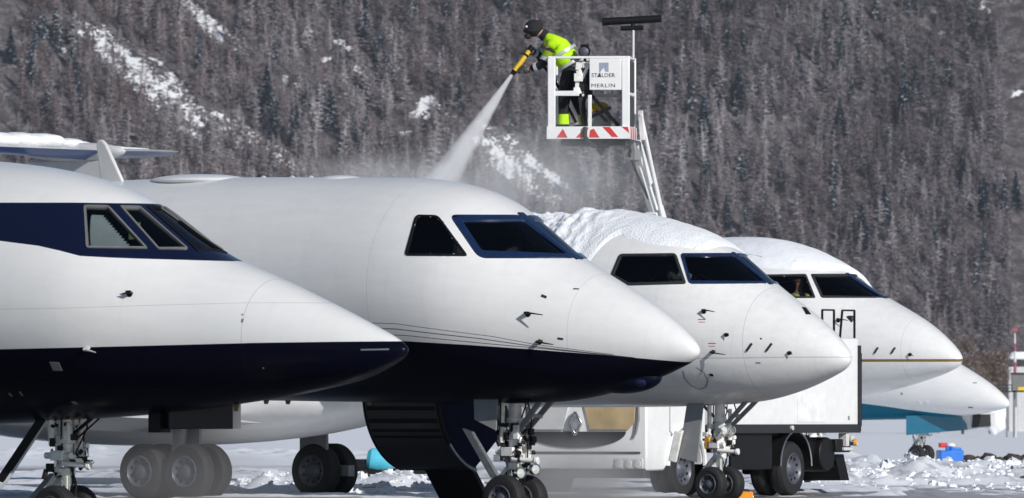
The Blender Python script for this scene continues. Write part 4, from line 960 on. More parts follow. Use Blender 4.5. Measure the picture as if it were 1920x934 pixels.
# bare valley trees in front of the mountain at the right
def bare_tree(px0, px1, pyt, pyb, Y, label, seed):
    r = random.Random(seed); c = at((px0 + px1) / 2, pyb, Y); t_ = at((px0 + px1) / 2, pyt, Y); Hh = t_.z; w = (px1 - px0) * Y / F / 2
    gz0 = float(ground_z(np.array([c.x]), np.array([float(Y)]))[0])
    t = tag(empty('bare_tree', (c.x, Y, gz0)), label, 'tree', 'bare trees on the valley floor'); m = MB(); Hh -= gz0
    for k in range(3): m.tube([(0, 0, -.1), (.15 * (k - 1), .1 * k, Hh * .3), (.5 * (k - 1), .2 * k, Hh * .75)], [.09, .06, .02], 7)
    m.build('trunk', mat('bark', (.06, .045, .038), .9), t); V = []; S = []
    lob = [(np.array((r.uniform(-.6, .6) * w, r.uniform(-.5, .5) * w, Hh * r.uniform(.3, .82))), r.uniform(.28, .5) * w) for _ in range(16)]
    for k in range(11000):
        c0, rr_ = r.choice(lob); p = np.array((r.gauss(0, .55), r.gauss(0, .55), r.gauss(0, .5))); q = c0 + p * rr_
        if q[2] < .1 or q[2] > Hh * 1.02: continue
        d = np.array((r.gauss(0, 1), r.gauss(0, 1), r.gauss(.5, 1))); d = d / np.linalg.norm(d) * r.uniform(.12, .38); n_ = np.cross(d, (.3, 1, .2)); n_ = n_ / np.linalg.norm(n_) * .016
        V += [q - n_, q + n_, q + d]; s_ = r.uniform(-1, 1) if r.random() < .9 else 4; S += [s_] * 3
    S = np.array(S); col = np.array((.15, .110, .088)) * (1 + .4 * S[:, None]); col = np.where((S > 3)[:, None], np.array((.42, .42, .44)), col); tri_obj('crown', np.array(V), np.clip(col, .01, 1), t)
bare_tree(1765, 1845, 603, 745, 700, 'bare brown tree just above the nose of the gold-lined jet', 1)
bare_tree(1820, 1893, 610, 748, 715, 'bare grey-brown tree beside the red and white mast', 2)
bare_tree(1728, 1790, 622, 745, 730, 'bare brown tree half hidden behind the nose of the gold-lined jet', 3)

# loose lumps of ploughed snow
def rubble(name, label, n, fx, fy, size, matr, seed):
    r = np.random.default_rng(seed); ico = MB(); ico.ball((0, 0, 0), 1, 8, 6); B = np.array(ico.v); nb = len(B); VV = []; FF = []
    for k in range(n):
        x, y = fx(r), fy(r); s_ = size * r.lognormal(0, .55); z = float(ground_z(np.array([x]), np.array([y]))[0])
        d = B * (1 + .8 * (r.random((nb, 1)) - .5)) * (s_ * r.uniform(.7, 1.5), s_ * r.uniform(.7, 1.5), s_ * r.uniform(.5, 1.0)); VV.append(d + (x, y, z + s_ * .1)); FF += [tuple(i + k * nb for i in f) for f in ico.f]
    m = MB(); m.v = [tuple(v) for v in np.concatenate(VV)]; m.f = FF; m.mi = [0] * len(FF); return tag(m.build(name, matr, None, angle=28), label, 'snow', kind='stuff')
rubble('snow_rubble', 'churned lumps of ploughed snow on the apron right of the truck', 3200, lambda r: r.uniform(4.6, 14.5), lambda r: r.choice([181, 184, 193, 196, 212, 225, 245]) + r.normal() * 5, .030, M['snowrough'], 1)
rubble('snow_rubble', 'lumps of ploughed snow along the berm under the airstair', 420, lambda r: r.uniform(-5.6, -.4), lambda r: r.choice([161, 168, 168]) + r.normal() * 1.0, .028, M['snowrough'], 2)
rubble('snow_grit', 'dark gritty clods scattered through the churned snow at the right', 260, lambda r: r.uniform(5.0, 16), lambda r: r.uniform(176, 262), .035, mat('frozen_grit', (.07, .065, .065), .9), 3)
# ------------------------------------------------------------------ de-icing truck with its lifted bucket
tf = Vector((-.47, -.883, 0)).normalized(); trz = math.atan2(tf.y, tf.x)
tr = tag(empty('deicing_truck', (3.23, 160.54, 0), trz), 'white de-icing truck with a box body and a raised bucket behind the snowy jet', 'truck')
TM = rootmat(tr); TMi = TM.inverted(); WB = 3.6; HW = 1.15
# cab: side profile with wheel arch, extruded across the width
def arch(cx, r, z0, n=14): return [(cx + r * math.cos(math.pi * i / n), z0 + r * math.sin(math.pi * i / n)) for i in range(n + 1)]
prof_ = [(4.85, .62), (4.86, 1.35), (4.72, 1.75), (4.42, 2.68), (4.2, 2.78), (3.0, 2.78), (2.95, 1.2), (2.95, .72)] + [(x, z) for x, z in arch(WB, .56, .47)][::-1] + [(4.2, .47), (4.3, .40), (4.85, .40)]
m = MB(); m.prism([(x, -HW, z) for x, z in prof_], (0, 2 * HW, 0)); cab = m.build('cab', M['white'], tr, bevel=.06)
m = MB(); m.box((WB, 0, .85), (1.0, 2 * HW - .5, .95)); m.box((1.2, 0, .78), (6.2, .9, .26)); m.box((2.9, 0, .9), (.5, 1.8, .5)); m.build('chassis', M['blackm'], tr)
def front(poly, name, matr, t=.02, x=4.862): 
    m = MB(); m.prism([(x, y, z) for y, z in poly], (t, 0, 0)); return m.build(name, matr, cab, bevel=.006)
front([(-.98, 1.36), (-.12, 1.36), (-.22, 1.0), (-.86, 1.0), (-.96, 1.1)], 'grille_panel', M['greywhite'])
front([(.98, 1.36), (.12, 1.36), (.22, 1.0), (.86, 1.0), (.96, 1.1)], 'grille_panel', M['amberreflect'])
front([(.82 * math.cos(math.pi * i / 20), .97 - .24 * math.sin(math.pi * i / 20)) for i in range(21)], 'lower_grille', M['darkgrey'], .012)
for sg in (-1, 1):
    m = MB(); m.tube([(4.87, sg * 1.02, 1.4), (4.88, sg * 1.03, 1.15), (4.87, sg * .98, .95), (4.86, sg * .93, .88)], .022, 8); m.build('seam_trim', M['steel'], cab)
    m = MB(); m.m = 0; m.box((4.80, sg * .86, .50), (.14, .46, .16)); m.m = 1
    for k in range(3): m.lathe((4.87, sg * (.70 + .15 * k), .50), (1, 0, 0), [(.07, 0), (.06, .012), (0, .02)], 16)
    m.build('headlight', [M['greywhite'], M['lens']], cab, bevel=.01)
m = MB(); dz, dy = .17, .10   # diamond emblem, open in the middle
for a, b in (((0, dz), (dy, 0)), ((dy, 0), (0, -dz)), ((0, -dz), (-dy, 0)), ((-dy, 0), (0, dz))): m.bar((4.90, a[0], 1.09 + a[1]), (4.90, b[0], 1.09 + b[1]), .04, .045, (1, 0, 0))
m.build('diamond_emblem', M['chrome'], cab, bevel=.008)
m = MB(); m.box((4.80, 0, .36), (.2, 2.26, .14)); m.box((4.84, 0, .66), (.06, 2.1, .035)); m.build('bumper', M['darkgrey'], cab, bevel=.02)
for sg in (-1, 1):
    m = MB(); y = sg * (HW + .004)
    for a, b in (((4.12, 2.2), (4.12, .98)), ((4.12, .98), (3.9, .86)), ((3.12, 2.6), (3.12, .95))): m.bar((a[0], y, a[1]), (b[0], y, b[1]), .008, .012, (0, 1, 0))
    m.build('door', M['steel'], cab); 
    m = MB(); m.box((3.25, sg * HW, 1.20), (.13, .03, .22)); m.build('vent_slot', M['darkgrey'], cab, bevel=.02)
    m = MB(); m.prism([(4.3, sg * (HW + .001), 2.5), (4.52, sg * (HW + .001), 1.75), (3.3, sg * (HW + .001), 1.75), (3.3, sg * (HW + .001), 2.5)], (0, sg * .006, 0)); m.build('side_window', M['darkglass'], cab)
    m = MB(); m.tube([(x, sg * (HW + .01), z) for x, z in arch(WB, .60, .47)], .04, 8); m.build('wheel_arch', M['white'], cab)
    wheel(.41, .26, cab, (WB, sg * (HW - .15), .41))
    m = MB()
    for q in range(4): m.box((3.85 + .07 * q, sg * (HW + .004), .92), (.05, .004, .035))
    m.build('plate_marking', M['steel'], cab)
m = MB(); m.prism([(4.868, -.95, 1.80), (4.868, .95, 1.80), (4.56, .9, 2.55), (4.56, -.9, 2.55)], (.012, 0, .004)); m.build('windscreen', M['darkglass'], cab)
# box body
m = MB(); m.box(((2.7 - 2.15) / 2, 0, 1.72), (4.85, 2 * HW, 1.32)); box = m.build('box_body', M['white'], tr, bevel=.015)
m = MB()
for sg in (-1, 1):
    m.box((.275, sg * (HW + .004), 1.01), (4.88, .06, .13)); m.box((-2.15, sg * (HW + .004), 1.62), (.05, .07, 1.30))
m.box((-2.17, 0, 1.01), (.05, 2.3, .13)); m.build('edge_trim', M['darkgrey'], box)
m = MB(); m.box((-.55, HW + .006, 1.32), (.95, .008, .42)); m.build('patch_panel', mat('clean_white_panel', (.84, .84, .84), .3), box)
m = MB(); m.box((-1.82, HW + .005, 1.17), (.05, .004, .06)); m.build('marking', M['steel'], box)
m = MB()
for a0, a1, h, sl in ((-1.02, -1.42, .42, 0), (-1.62, -2.12, .42, .14)):
    y = HW - .05; m.bar((a0, y, 2.36), (a0 - sl * .6, y, 2.38 + h), .027, .027); m.bar((a0 - sl * .6, y, 2.38 + h), (a1, y, 2.38 + h), .027, .027); m.bar((a1, y, 2.38 + h), (a1, y, 2.30), .027, .027)
m.build('ladder_rail', M['blackm'], box)
m = MB(); m.box((-2.18, HW - .02, 2.22), (.10, .06, .06)); m.box((-2.19, HW + .01, 1.6), (.03, .05, 1.1)); m.build('hinge_bar', M['blackm'], box)
# skirts, rear wheels, fenders, tail
for sg in (-1, 1):
    m = MB(); m.box((1.35, sg * (HW - .07), .68), (1.35, .06, .56)); m.box((1.35, sg * (HW - .14), .95), (2.2, .05, .12)); m.build('side_skirt', M['blackm'], tr, bevel=.02)
    rw = MB(); rw.cyl((0, sg * .3, .41), (0, sg * 1.0, .41), .09); ax_ = rw.build('rear_axle', M['blackm'], tr)
    for dy in (HW - .14, HW - .46): wheel(.41, .26, ax_, (0, sg * dy, .41))
    m = MB(); A_ = arch(0, .52, .45); m.add([(x, sg * y, z) for x, z in A_ for y in (HW + .02, HW - .5)], [(2 * i, 2 * i + 1, 2 * i + 3, 2 * i + 2) for i in range(len(A_) - 1)]); fd = m.build('fender', M['blackm'], tr)
    m = MB(); m.tube([(x, sg * (HW + .02), z) for x, z in A_], .013, 6); m.build('fender_edge', M['alu'], fd)
m = MB(); m.cyl((-1.3, .55, .62), (-1.3, 1.05, .62), .26, n=24); m.box((-1.75, .3, .75), (.5, 1.6, .2)); m.box((-1.0, .8, .72), (.5, .3, .3)); m.build('underfloor_tank', M['blackm'], tr, bevel=.02)
m = MB(); m.prism([(-1.75, HW - .2, .62), (-2.05, HW - .2, .62), (-2.25, HW - .2, .22), (-1.95, HW - .2, .22)], (0, -.7, 0)); m.prism([(-1.4, HW - .25, .50), (-2.0, HW - .25, .50), (-2.0, HW - .25, .42), (-1.4, HW - .25, .42)], (0, -1.2, 0)); m.build('mudflap', M['black'], tr)
m = MB(); m.m = 0; m.box((-1.78, HW - .06, .84), (.10, .14, .20)); m.box((-2.02, HW - .08, .86), (.12, .12, .08)); m.box((-2.10, HW - .1, .78), (.1, .2, .06)); m.m = 1; m.cyl((-1.98, HW + .0, .80), (-2.0, HW + .05, .80), .055); m.m = 0; m.box((-1.85, HW - .04, .70), (.3, .06, .05)); m.build('tail_light', [M['greywhite'], M['amber']], tr, bevel=.01)
m = MB(); m.cyl((.2, HW + .02, 1.02), (.2, HW + .07, 1.02), .035, n=10); m.build('marker_lamp', M['lens'], tr)
# bucket
BY = 157.0; BK = F / BY; BX = (1110 - CX) / BK; BZ = CH + (HY - 262) / BK
BM = TMi @ Matrix.Translation((BX, BY, BZ)) @ Matrix.Rotation(R(-6), 4, 'Z')
bw, bd = 154 / BK, 1.05; hx_, hy_ = bw / 2, bd / 2
def bp_(px, py, y=-hy_): return Vector(((px - 1110) / BK, y, (262 - py) / BK))
m = MB(); m.box((0, 0, .02), (bw, bd, .05)); bucket = m.xf(BM).build('bucket', M['steel'], tr)
def bpart(mb, name, matr, bev=0): return mb.xf(BM).build(name, matr, bucket, bevel=bev)
ht = 151 / BK; pw = .10
for sx in (-1, 1):
    for sy in (-1, 1):
        w_ = .115 if sy < 0 else .05
        m = MB(); m.box((sx * (hx_ - w_ / 2), sy * (hy_ - .03), ht / 2), (w_, .06, ht)); bpart(m, 'post', M['white'], .012)
m = MB()
for sy in (-1, 1): m.box((0, sy * (hy_ - .03), ht + .01), (bw, .055, .035))
for sx in (-1, 1): m.box((sx * (hx_ - .03), 0, ht + .01), (.05, bd, .035)); m.box((sx * (hx_ - .03), 0, ht * .56), (.045, bd - .1, .045)); 
m.box((.0, hy_ - .03, ht * .56), (bw - .1, .04, .045)); bpart(m, 'rail', M['white'], .008)
a, b = bp_(1045, 171), bp_(1092, 183); m = MB(); m.box(((a.x + b.x) / 2, -hy_ + .03, (a.z + b.z) / 2), (b.x - a.x, .05, .075)); bpart(m, 'mid_rail', M['white'], .008)
m = MB(); a, b = bp_(1109, 180), bp_(1115, 260); m.box(((a.x + b.x) / 2, -hy_ + .03, (a.z + b.z) / 2), (.055, .05, a.z - b.z)); bpart(m, 'middle_post', M['white'], .008)
m = MB(); kz = 23 / BK
for sy in (-1, 1): m.box((0, sy * (hy_ + .006), kz / 2 + .0), (bw + .02, .012, kz))
for sx in (-1, 1): m.box((sx * (hx_ + .006), 0, kz / 2), (.012, bd - .02, kz))
bpart(m, 'kick_plate', M['white'])
yk = -hy_ - .0135; zt, zb = kz * .98, kz * .03
for poly in (((1050, 260), (1062, 243), (1071, 260)), ((1086, 260), (1104, 241), (1110, 241), (1104, 260)), ((1111, 260), (1113, 246), (1120, 243), (1131, 260)), ((1136, 240), (1150, 240), (1166, 259), (1154, 259)), ((1172, 240), (1184, 240), (1187, 252))):
    m = MB(); m.prism([bp_(px, py, yk) for px, py in poly], (0, .004, 0)); bpart(m, 'red_chevron', M['red'])
m = MB()
for q in range(3): m.prism([(hx_ + .0135, -hy_ + .08 + .33 * q, zb), (hx_ + .0135, -hy_ + .24 + .33 * q, zb), (hx_ + .0135, -hy_ + .12 + .33 * q, zt), (hx_ + .0135, -hy_ - .0 + .33 * q + .02, zt)], (.003, 0, 0))
bpart(m, 'side_chevron', M['red'])
m = MB(); m.box((hx_ - .03, 0, ht * .78), (.02, bd - .16, ht * .38)); m.box((hx_ - .03, 0, ht * .35), (.02, bd - .16, ht * .36)); bpart(m, 'side_mesh', M['darkgrey'])
a, b = bp_(1112, 112), bp_(1172, 171); m = MB(); m.box(((a.x + b.x) / 2, -hy_ - .012, (a.z + b.z) / 2), (b.x - a.x, .03, a.z - b.z)); sign = bpart(m, 'sign_panel', M['white'], .008)
ys = -hy_ - .0285
m = MB(); a, b = bp_(1130, 120), bp_(1148, 137); m.prism([(a.x, ys, a.z), (b.x, ys, a.z), (b.x, ys, b.z), (a.x + .09, ys, b.z), (a.x + .07, ys, b.z + .06), (a.x + .02, ys, b.z), (a.x, ys, b.z)], (0, .002, 0)); bpart(m, 'logo_square', mat('logo_grey_blue', (.30, .32, .42), .5))
def lettering(body, px, py, w, h, col, sp=1.0):
    cu = bpy.data.curves.new('lettering', 'FONT'); cu.body = body; cu.size = h / BK * 1.42; cu.extrude = .001; cu.resolution_u = 2; cu.align_x = 'CENTER'; cu.space_character = sp; cu.materials.append(col)
    o = bpy.data.objects.new('lettering', cu); C.objects.link(o); o.parent = bucket
    p = bp_(px, py, ys - .0015); bpy.context.view_layer.update(); wd = o.dimensions.x or 1
    mt_ = BM @ Matrix.Translation(p) @ Matrix.Rotation(R(90), 4, 'X') @ Matrix.Scale((w / BK) / wd, 4, (1, 0, 0))
    me = bpy.data.meshes.new_from_object(o); me.transform(mt_); bpy.data.objects.remove(o); o = bpy.data.objects.new('lettering', me); C.objects.link(o); o.parent = bucket; return o
ink = mat('dark_ink', (.05, .05, .06), .6)
lettering('ST\u0041LDER', 1138, 147, 44, 7.5, ink); lettering('MERLIN', 1138, 166, 44, 7, ink, 1.15)
m = MB(); m.prism([bp_(1126, 147, ys), bp_(1132, 137, ys), bp_(1134, 147, ys)], (0, .002, 0)); bpart(m, 'logo_tip', ink)
# mast with its padded bar
m = MB(); a = bp_(1189, 110, -.1); m.cyl(a, bp_(1189, 56, -.1), .018); bpart(m, 'lamp_mast', M['greywhite'])
m = MB(); m.cyl(bp_(1131, 41.5, -.1), bp_(1242, 36, -.1), .056, n=18); m.cyl(bp_(1165, 54, -.1), bp_(1208, 53, -.1), .036, n=12); m.cyl(bp_(1188, 52, -.1), bp_(1188, 40, -.1), .03); bpart(m, 'lamp_bar', M['black'], .006)
# control column, lamp, hydraulic bracket
m = MB(); m.m = 0; m.bar(bp_(1092, 172, -.35), bp_(1108, 120, -.35), .12, .09); m.box(bp_(1096, 150, -.35), (.16, .14, .14)); m.m = 1; m.bar(bp_(1086, 172, -.4), bp_(1090, 132, -.4), .06, .06); m.bar(bp_(1096, 150, -.4), bp_(1112, 118, -.4), .05, .05); m.box(bp_(1090, 147, -.42), (.13, .1, .12)); m.box(bp_(1086, 172, -.42), (.08, .1, .1)); m.m = 2; m.bar(bp_(1103, 122, -.3), bp_(1108, 185, -.3), .14, .12)
m.m = 0; m.bar(bp_(1094, 183, -.35), bp_(1102, 245, -.35), .10, .09); rd_ = random.Random(5)
for k in range(9):
    p = bp_(1088 + 22 * rd_.random(), 120 + 60 * rd_.random(), -.42); m.m = rd_.choice((0, 1, 1, 2)); m.box(p, (.05 + .06 * rd_.random(), .06, .04 + .07 * rd_.random()), Matrix.Rotation(rd_.uniform(-.6, .6), 3, 'Y'))
m.m = 2; m.tube([bp_(1106, 125, -.4), bp_(1112, 150, -.42), bp_(1104, 178, -.42), bp_(1098, 205, -.4), bp_(1100, 250, -.42)], .022, 7)
bpart(m, 'control_column', [M['darkgrey'], M['gearwhite'], M['blackm']], .012)
m = MB(); c = bp_(1100, 98, -.3); m.m = 0; m.lathe(c + Vector((0, .06, 0)), (0, -1, 0), [(.03, -.05), (.075, 0), (.09, .10), (.08, .11)], 20); m.box(c + Vector((0, .04, .08)), (.12, .1, .05)); m.m = 1; m.lathe(c + Vector((0, .06, 0)), (0, -1, 0), [(.078, .085), (.04, .10), (0, .105)], 18); m.m = 0; m.bar(c + Vector((0, .05, -.06)), bp_(1100, 130, -.26), .04, .04); bpart(m, 'work_lamp', [M['blackm'], M['rim']])
m = MB(); m.box((.05, 0, -.05), (.95, .7, .09)); m.box(bp_(1127, 270, -.1), (.26, .2, .12)); m.prism([bp_(1115, 272, -.1), bp_(1140, 272, -.1), bp_(1131, 291, -.1), bp_(1126, 291, -.1)], (0, .12, 0)); m.tube([bp_(1104, 240, -hy_ - .04), bp_(1104, 258, -hy_ - .05), bp_(1110, 268, -.5), bp_(1124, 276, -.3)], .035, 8); bpart(m, 'underframe', M['darkgrey'], .012)
m = MB(); m.bar(bp_(1115, 182, -.38), bp_(1165, 238, -.38), .03, .055); m.bar(bp_(1150, 203, -.36), bp_(1110, 222, -.36), .03, .05); m.bar(bp_(1122, 208, -.37), bp_(1143, 230, -.37), .025, .045); bpart(m, 'folding_bracket', M['blackm'])
# boom: bracket, upper arm with twin tubes, lower arm to the truck bed
w2 = lambda px, py, Y: TMi @ at(px, py, Y)
m = MB(); m.bar(w2(1191, 268, 157.6), w2(1216, 345, 158.0), .13, .17); m.bar(w2(1199, 308, 157.8), w2(1228, 402, 158.1), .10, .13); m.bar(w2(1226, 392, 158.1), w2(1300, 650, 159.2), .20, .26); m.build('boom', M['white'], tr, bevel=.015)
m = MB(); m.cyl(w2(1201, 213, 157.3), w2(1241, 405, 158.0), .032, n=12); m.cyl(w2(1207, 240, 157.5), w2(1245, 410, 158.3), .022, n=12); m.bar(w2(1201, 208, 157.3), w2(1205, 262, 157.4), .06, .06); m.build('boom_tube', M['white'], tr)
m = MB(); m.box(w2(1186, 283, 157.6), (.2, .2, .28)); m.bar(w2(1184, 250, 157.4), w2(1192, 320, 157.7), .07, .09); m.build('boom_bracket', M['steel'], tr, bevel=.012)
m = MB(); m.tube([w2(1188, 262, 157.5), w2(1180, 290, 157.5), w2(1196, 330, 157.7), w2(1210, 360, 157.9), w2(1232, 405, 158.1)], .02, 8); m.build('boom_hose', M['black'], tr)
tb = w2(1300, 650, 159.2); m = MB(); m.cyl((tb.x, tb.y, 1.1), (tb.x, tb.y, tb.z + .1), .26, n=24); m.build('turret', M['white'], tr)

# ------------------------------------------------------------------ the de-icer in the bucket
def skin(name, joints, edges, mats, parent=None, sub=2, root=0):
    me = bpy.data.meshes.new(name); me.from_pydata([tuple(j[0]) for j in joints], edges, []); o = bpy.data.objects.new(name, me); C.objects.link(o)
    o.modifiers.new('skin', 'SKIN'); o.modifiers['skin'].use_smooth_shade = True; o.modifiers['skin'].branch_smoothing = .3
    for k, j in enumerate(joints):
        sv = me.skin_vertices[0].data[k]; r_ = j[1]; sv.radius = (r_, r_) if not isinstance(r_, tuple) else r_; sv.use_root = (k == root)
    s = o.modifiers.new('sub', 'SUBSURF'); s.levels = sub; s.render_levels = sub
    me.materials.append(mats); o.parent = parent; return o
PY = 157.0
def J(px, py, dy=0): return at(px, py, PY + dy)
person_root = at(1075, 244, PY)
def L(px, py, dy=0): return J(px, py, dy) - person_root
jt = [(L(1067, 142), .08), (L(1057, 118), .09), (L(1044, 92), .11), (L(1033, 74), .10), (L(1020, 64), .06), (L(1006, 58), .085), (L(998, 57), .10), (L(990, 59), .085), (L(984, 63), .022),
      # camera-side arm
      (L(1034, 80, -.19), .075), (L(1020, 119, -.25), .052), (L(995, 129, -.16), .036), (L(986, 131, -.12), .04),
      # far arm
      (L(1030, 77, .19), .075), (L(1012, 103, .22), .052), (L(998, 97, .10), .036), (L(993, 96, .05), .04),
      # legs
      (L(1062, 154, -.10), .06), (L(1058, 195, -.13), .05), (L(1058, 236, -.12), .05), (L(1046, 243, -.12), .04),
      (L(1071, 154, .10), .06), (L(1082, 190, .12), .05), (L(1098, 232, .15), .05), (L(1088, 241, .15), .04)]
ed = [(0, 1), (1, 2), (2, 3), (3, 4), (4, 5), (5, 6), (6, 7), (7, 8), (3, 9), (9, 10), (10, 11), (11, 12), (3, 13), (13, 14), (14, 15), (15, 16), (0, 17), (17, 18), (18, 19), (19, 20), (0, 21), (21, 22), (22, 23), (23, 24)]
gun_a, gun_b = L(996, 90, .0), L(965, 133, -.06); gd = (gun_b - gun_a).normalized()
def fingers(base, i0, dirs):
    for k in range(4):
        off = gd * (.03 * (k - 1.5)); p = base + off; q = p + dirs[0] * .045; w = q + dirs[1] * .04
        n = len(jt); jt.extend([(q, .014), (w, .012)]); ed.extend([(i0, n), (n, n + 1)])
    n = len(jt); q = base - gd * .03 + dirs[2] * .04; jt.extend([(q, .016), (q + dirs[1] * .035, .013)]); ed.extend([(i0, n), (n, n + 1)])
body_n = len(jt)
fingers(jt[12][0], 12, (Vector((-.8, -.6, .1)).normalized(), Vector((-.3, .9, .3)).normalized(), Vector((-.5, .3, .8)).normalized()))
fingers(jt[16][0], 16, (Vector((-.7, -.7, 0)).normalized(), Vector((-.4, -.6, -.6)).normalized(), Vector((-.6, -.2, .7)).normalized()))
person = skin('person', jt, ed, M['skin']); person.location = person_root
tag(person, 'person in hi-vis jacket and black beanie leaning from the bucket holding a spray lance', 'person')
skin('jacket', [(L(1073, 124), (.20, .19)), (L(1058, 106), (.20, .20)), (L(1046, 88), (.19, .20)), (L(1036, 76), (.15, .20)), (L(1022, 67), .085), (L(1036, 84, -.20), .10), (L(1031, 94, -.23), .088), (L(1034, 80, .2), .10)], [(0, 1), (1, 2), (2, 3), (3, 4), (3, 5), (5, 6), (3, 7)], M['hivis'], person)
for sg, pts in ((-1, ((1033, 88, -.22), (1026, 106, -.25), (1020, 119, -.25), (1008, 125, -.21), (994, 129, -.16))), (1, ((1031, 79, .2), (1020, 93, .23), (1012, 103, .22), (1004, 100, .15), (998, 97, .10)))):
    skin('sleeve', [(L(*p), r_) for p, r_ in zip(pts, (.085, .078, .072, .062, .052))], [(i, i + 1) for i in range(4)], M['darkcloth'], person)
    m = MB(); a, b = L(*pts[1]), L(*pts[2]); d = (b - a).normalized(); m.cyl(a + (b - a) * .15, a + (b - a) * .15 + d * .055, .088, n=18); a, b = L(*pts[3]), L(*pts[4]); d = (b - a).normalized(); m.cyl(a, a + d * .045, .070, n=18); m.build('reflective_band', M['silverstripe'], person)
m = MB(); a = L(1029, 97, -.24); b = L(1022, 113, -.25); m.cyl(a, b, .083, .078, n=16); m.build('sleeve_patch', mat('olive_hi_vis', (.20, .30, .01), .8), person)
m = MB(); a, b = L(1060, 108), L(1052, 97)
for q0, q1, rr in ((L(1072, 121), L(1069, 116), .215), (L(1057, 101), L(1054, 96), .215)): m.cyl(q0, q1, rr, rr * .99, n=28, cap=False)
m.build('reflective_band', M['silverstripe'], person)
skin('trousers', [(L(1071, 120), (.17, .17)), (L(1067, 143), .17), (L(1061, 160, -.1), .12), (L(1057, 192, -.13), .092), (L(1057, 228, -.12), .078), (L(1072, 160, .1), .12), (L(1083, 190, .12), .092), (L(1098, 226, .15), .078)], [(0, 1), (1, 2), (2, 3), (3, 4), (1, 5), (5, 6), (6, 7)], M['darkcloth'], person)
for a, b in (((1057, 214, -.125), (1057, 233, -.12)), ((1093, 213, .14), (1099, 230, .15))):
    m = MB(); m.cyl(L(*a), L(*b), .088, .094, n=20); m.build('gaiter', M['hivis'], person)
for x, dy in ((1057, -.12), (1097, .15)):
    m = MB(); c = L(x - 5, 240, dy); m.ball(c, (.15, .06, .055), 18, 10); m.cyl(L(x, 240, dy), L(x, 230, dy), .07, n=14); m.build('boot', M['black'], person)
m = MB(); c = L(999, 54); m.ball(c + Vector((.015, 0, .01)), (.138, .12, .128), 22, 14); m.ball(c + Vector((.0, 0, -.03)), (.142, .124, .06), 22, 10); m.build('beanie', M['darkcloth'], person)
m = MB(); m.ball(L(987, 50, -.11), (.02, .012, .02), 10, 6); m.build('badge', M['silverstripe'], person)
m = MB(); m.ball(L(990, 68), (.055, .065, .042), 16, 10); m.build('beard', mat('dark_beard', (.03, .02, .015), .9), person)
for h in ((986, 131, -.12), (993, 96, .05)):
    m = MB(); m.ball(L(*h), (.070, .062, .058), 14, 9)
    for k in range(4): p = L(*h) + gd * (.03 * (k - 1.5)); m.tube([p + Vector((-.02, -.01, 0)), p + Vector((-.06, -.04, .0)), p + Vector((-.085, -.02, .01)), p + Vector((-.08, .02, .015))], .021, 8)
    m.build('glove', M['glove'], person)
skin('collar', [(L(1027, 71), .10), (L(1019, 65), .09), (L(1012, 61), .08)], [(0, 1), (1, 2)], M['darkcloth'], person)
# spray lance and its hose
lance = tag(empty('spray_lance', person_root), 'yellow spray lance held out over the jets by the person in the bucket', 'lance')
m = MB(); m.m = 0; m.cyl(gun_a + gd * .05, gun_b, .034, .04, n=16); m.m = 1; m.cyl(gun_a - gd * .03, gun_a + gd * .05, .042, n=16); m.cyl(gun_b, gun_b + gd * .07, .045, .03, n=14); m.cyl(gun_a + gd * .12, gun_a + gd * .15, .041, n=14); m.build('barrel', [M['yellow'], M['blackm']], lance)
m = MB(); m.tube([gun_a, gun_a + Vector((.06, .1, -.05)), L(1010, 112, .3), L(1040, 150, .35), L(1080, 230, .3)], .022, 8); m.build('hose', M['black'], lance)
# things standing in the bucket
bw_ = lambda px, py, dy: at(px, py, BY + dy)
m = MB(); m.ball((0, 0, .10), (.14, .11, .085), 18, 10); m.box((0, 0, .055), (.25, .2, .03)); tag(m.build('yellow_case', M['yellow'], None, loc=bw_(1124, 214, .12)), 'yellow rounded case on the white sack in the bucket', 'case')
b_ = MB(); b_.ball((0, 0, .12), (.17, .15, .19), 22, 14); V_ = np.array(b_.v); V_[:, 2] = np.maximum(V_[:, 2], 0); V_ *= (1 + .06 * fbm(V_[:, 0] * 9, V_[:, 2] * 9 + V_[:, 1] * 7, 4, 3))[:, None]; b_.v = [tuple(v) for v in V_]
tag(b_.build('white_sack', M['greywhite'], None, loc=bw_(1126, 240, .12)), 'white sack standing on the bucket floor behind the striped plate', 'sack')

# ------------------------------------------------------------------ pilot in the jet with the gold line
q = [Vector((j4.sg - 2.92, -.62, z)) for z in (2.66, 3.0, 3.20, 3.30, 3.43)]
pj = [(q[0], .15), (q[1], .17), (q[2], .11), (q[3], .055), (q[4], .10), (q[4] + Vector((.09, 0, -.01)), .02), (q[2] + Vector((.02, -.2, -.03)), .07), (q[1] + Vector((.12, -.27, -.02)), .055), (q[1] + Vector((.36, -.2, -.02)), .04), (q[2] + Vector((.02, .2, -.03)), .07), (q[1] + Vector((.12, .27, -.02)), .055), (q[1] + Vector((.36, .2, -.02)), .04)]
pil = skin('person', pj, [(0, 1), (1, 2), (2, 3), (3, 4), (4, 5), (2, 6), (6, 7), (7, 8), (2, 9), (9, 10), (10, 11)], M['skin'])
pil.matrix_world = j4.M; tag(pil, 'person in a hi-vis vest sitting at the cockpit side window of the gold-lined jet', 'person')
skin('vest', [(q[0], .17), (q[1], .19), (q[2], .135), (q[2] + Vector((.02, -.2, -.03)), .09), (q[2] + Vector((.02, .2, -.03)), .09)], [(0, 1), (1, 2), (2, 3), (2, 4)], M['hivis'], pil)
m = MB(); m.ball(q[4] + Vector((-.02, 0, .04)), (.115, .105, .10)); m.build('cap', mat('amber_cap', (.25, .10, .03), .8), pil)

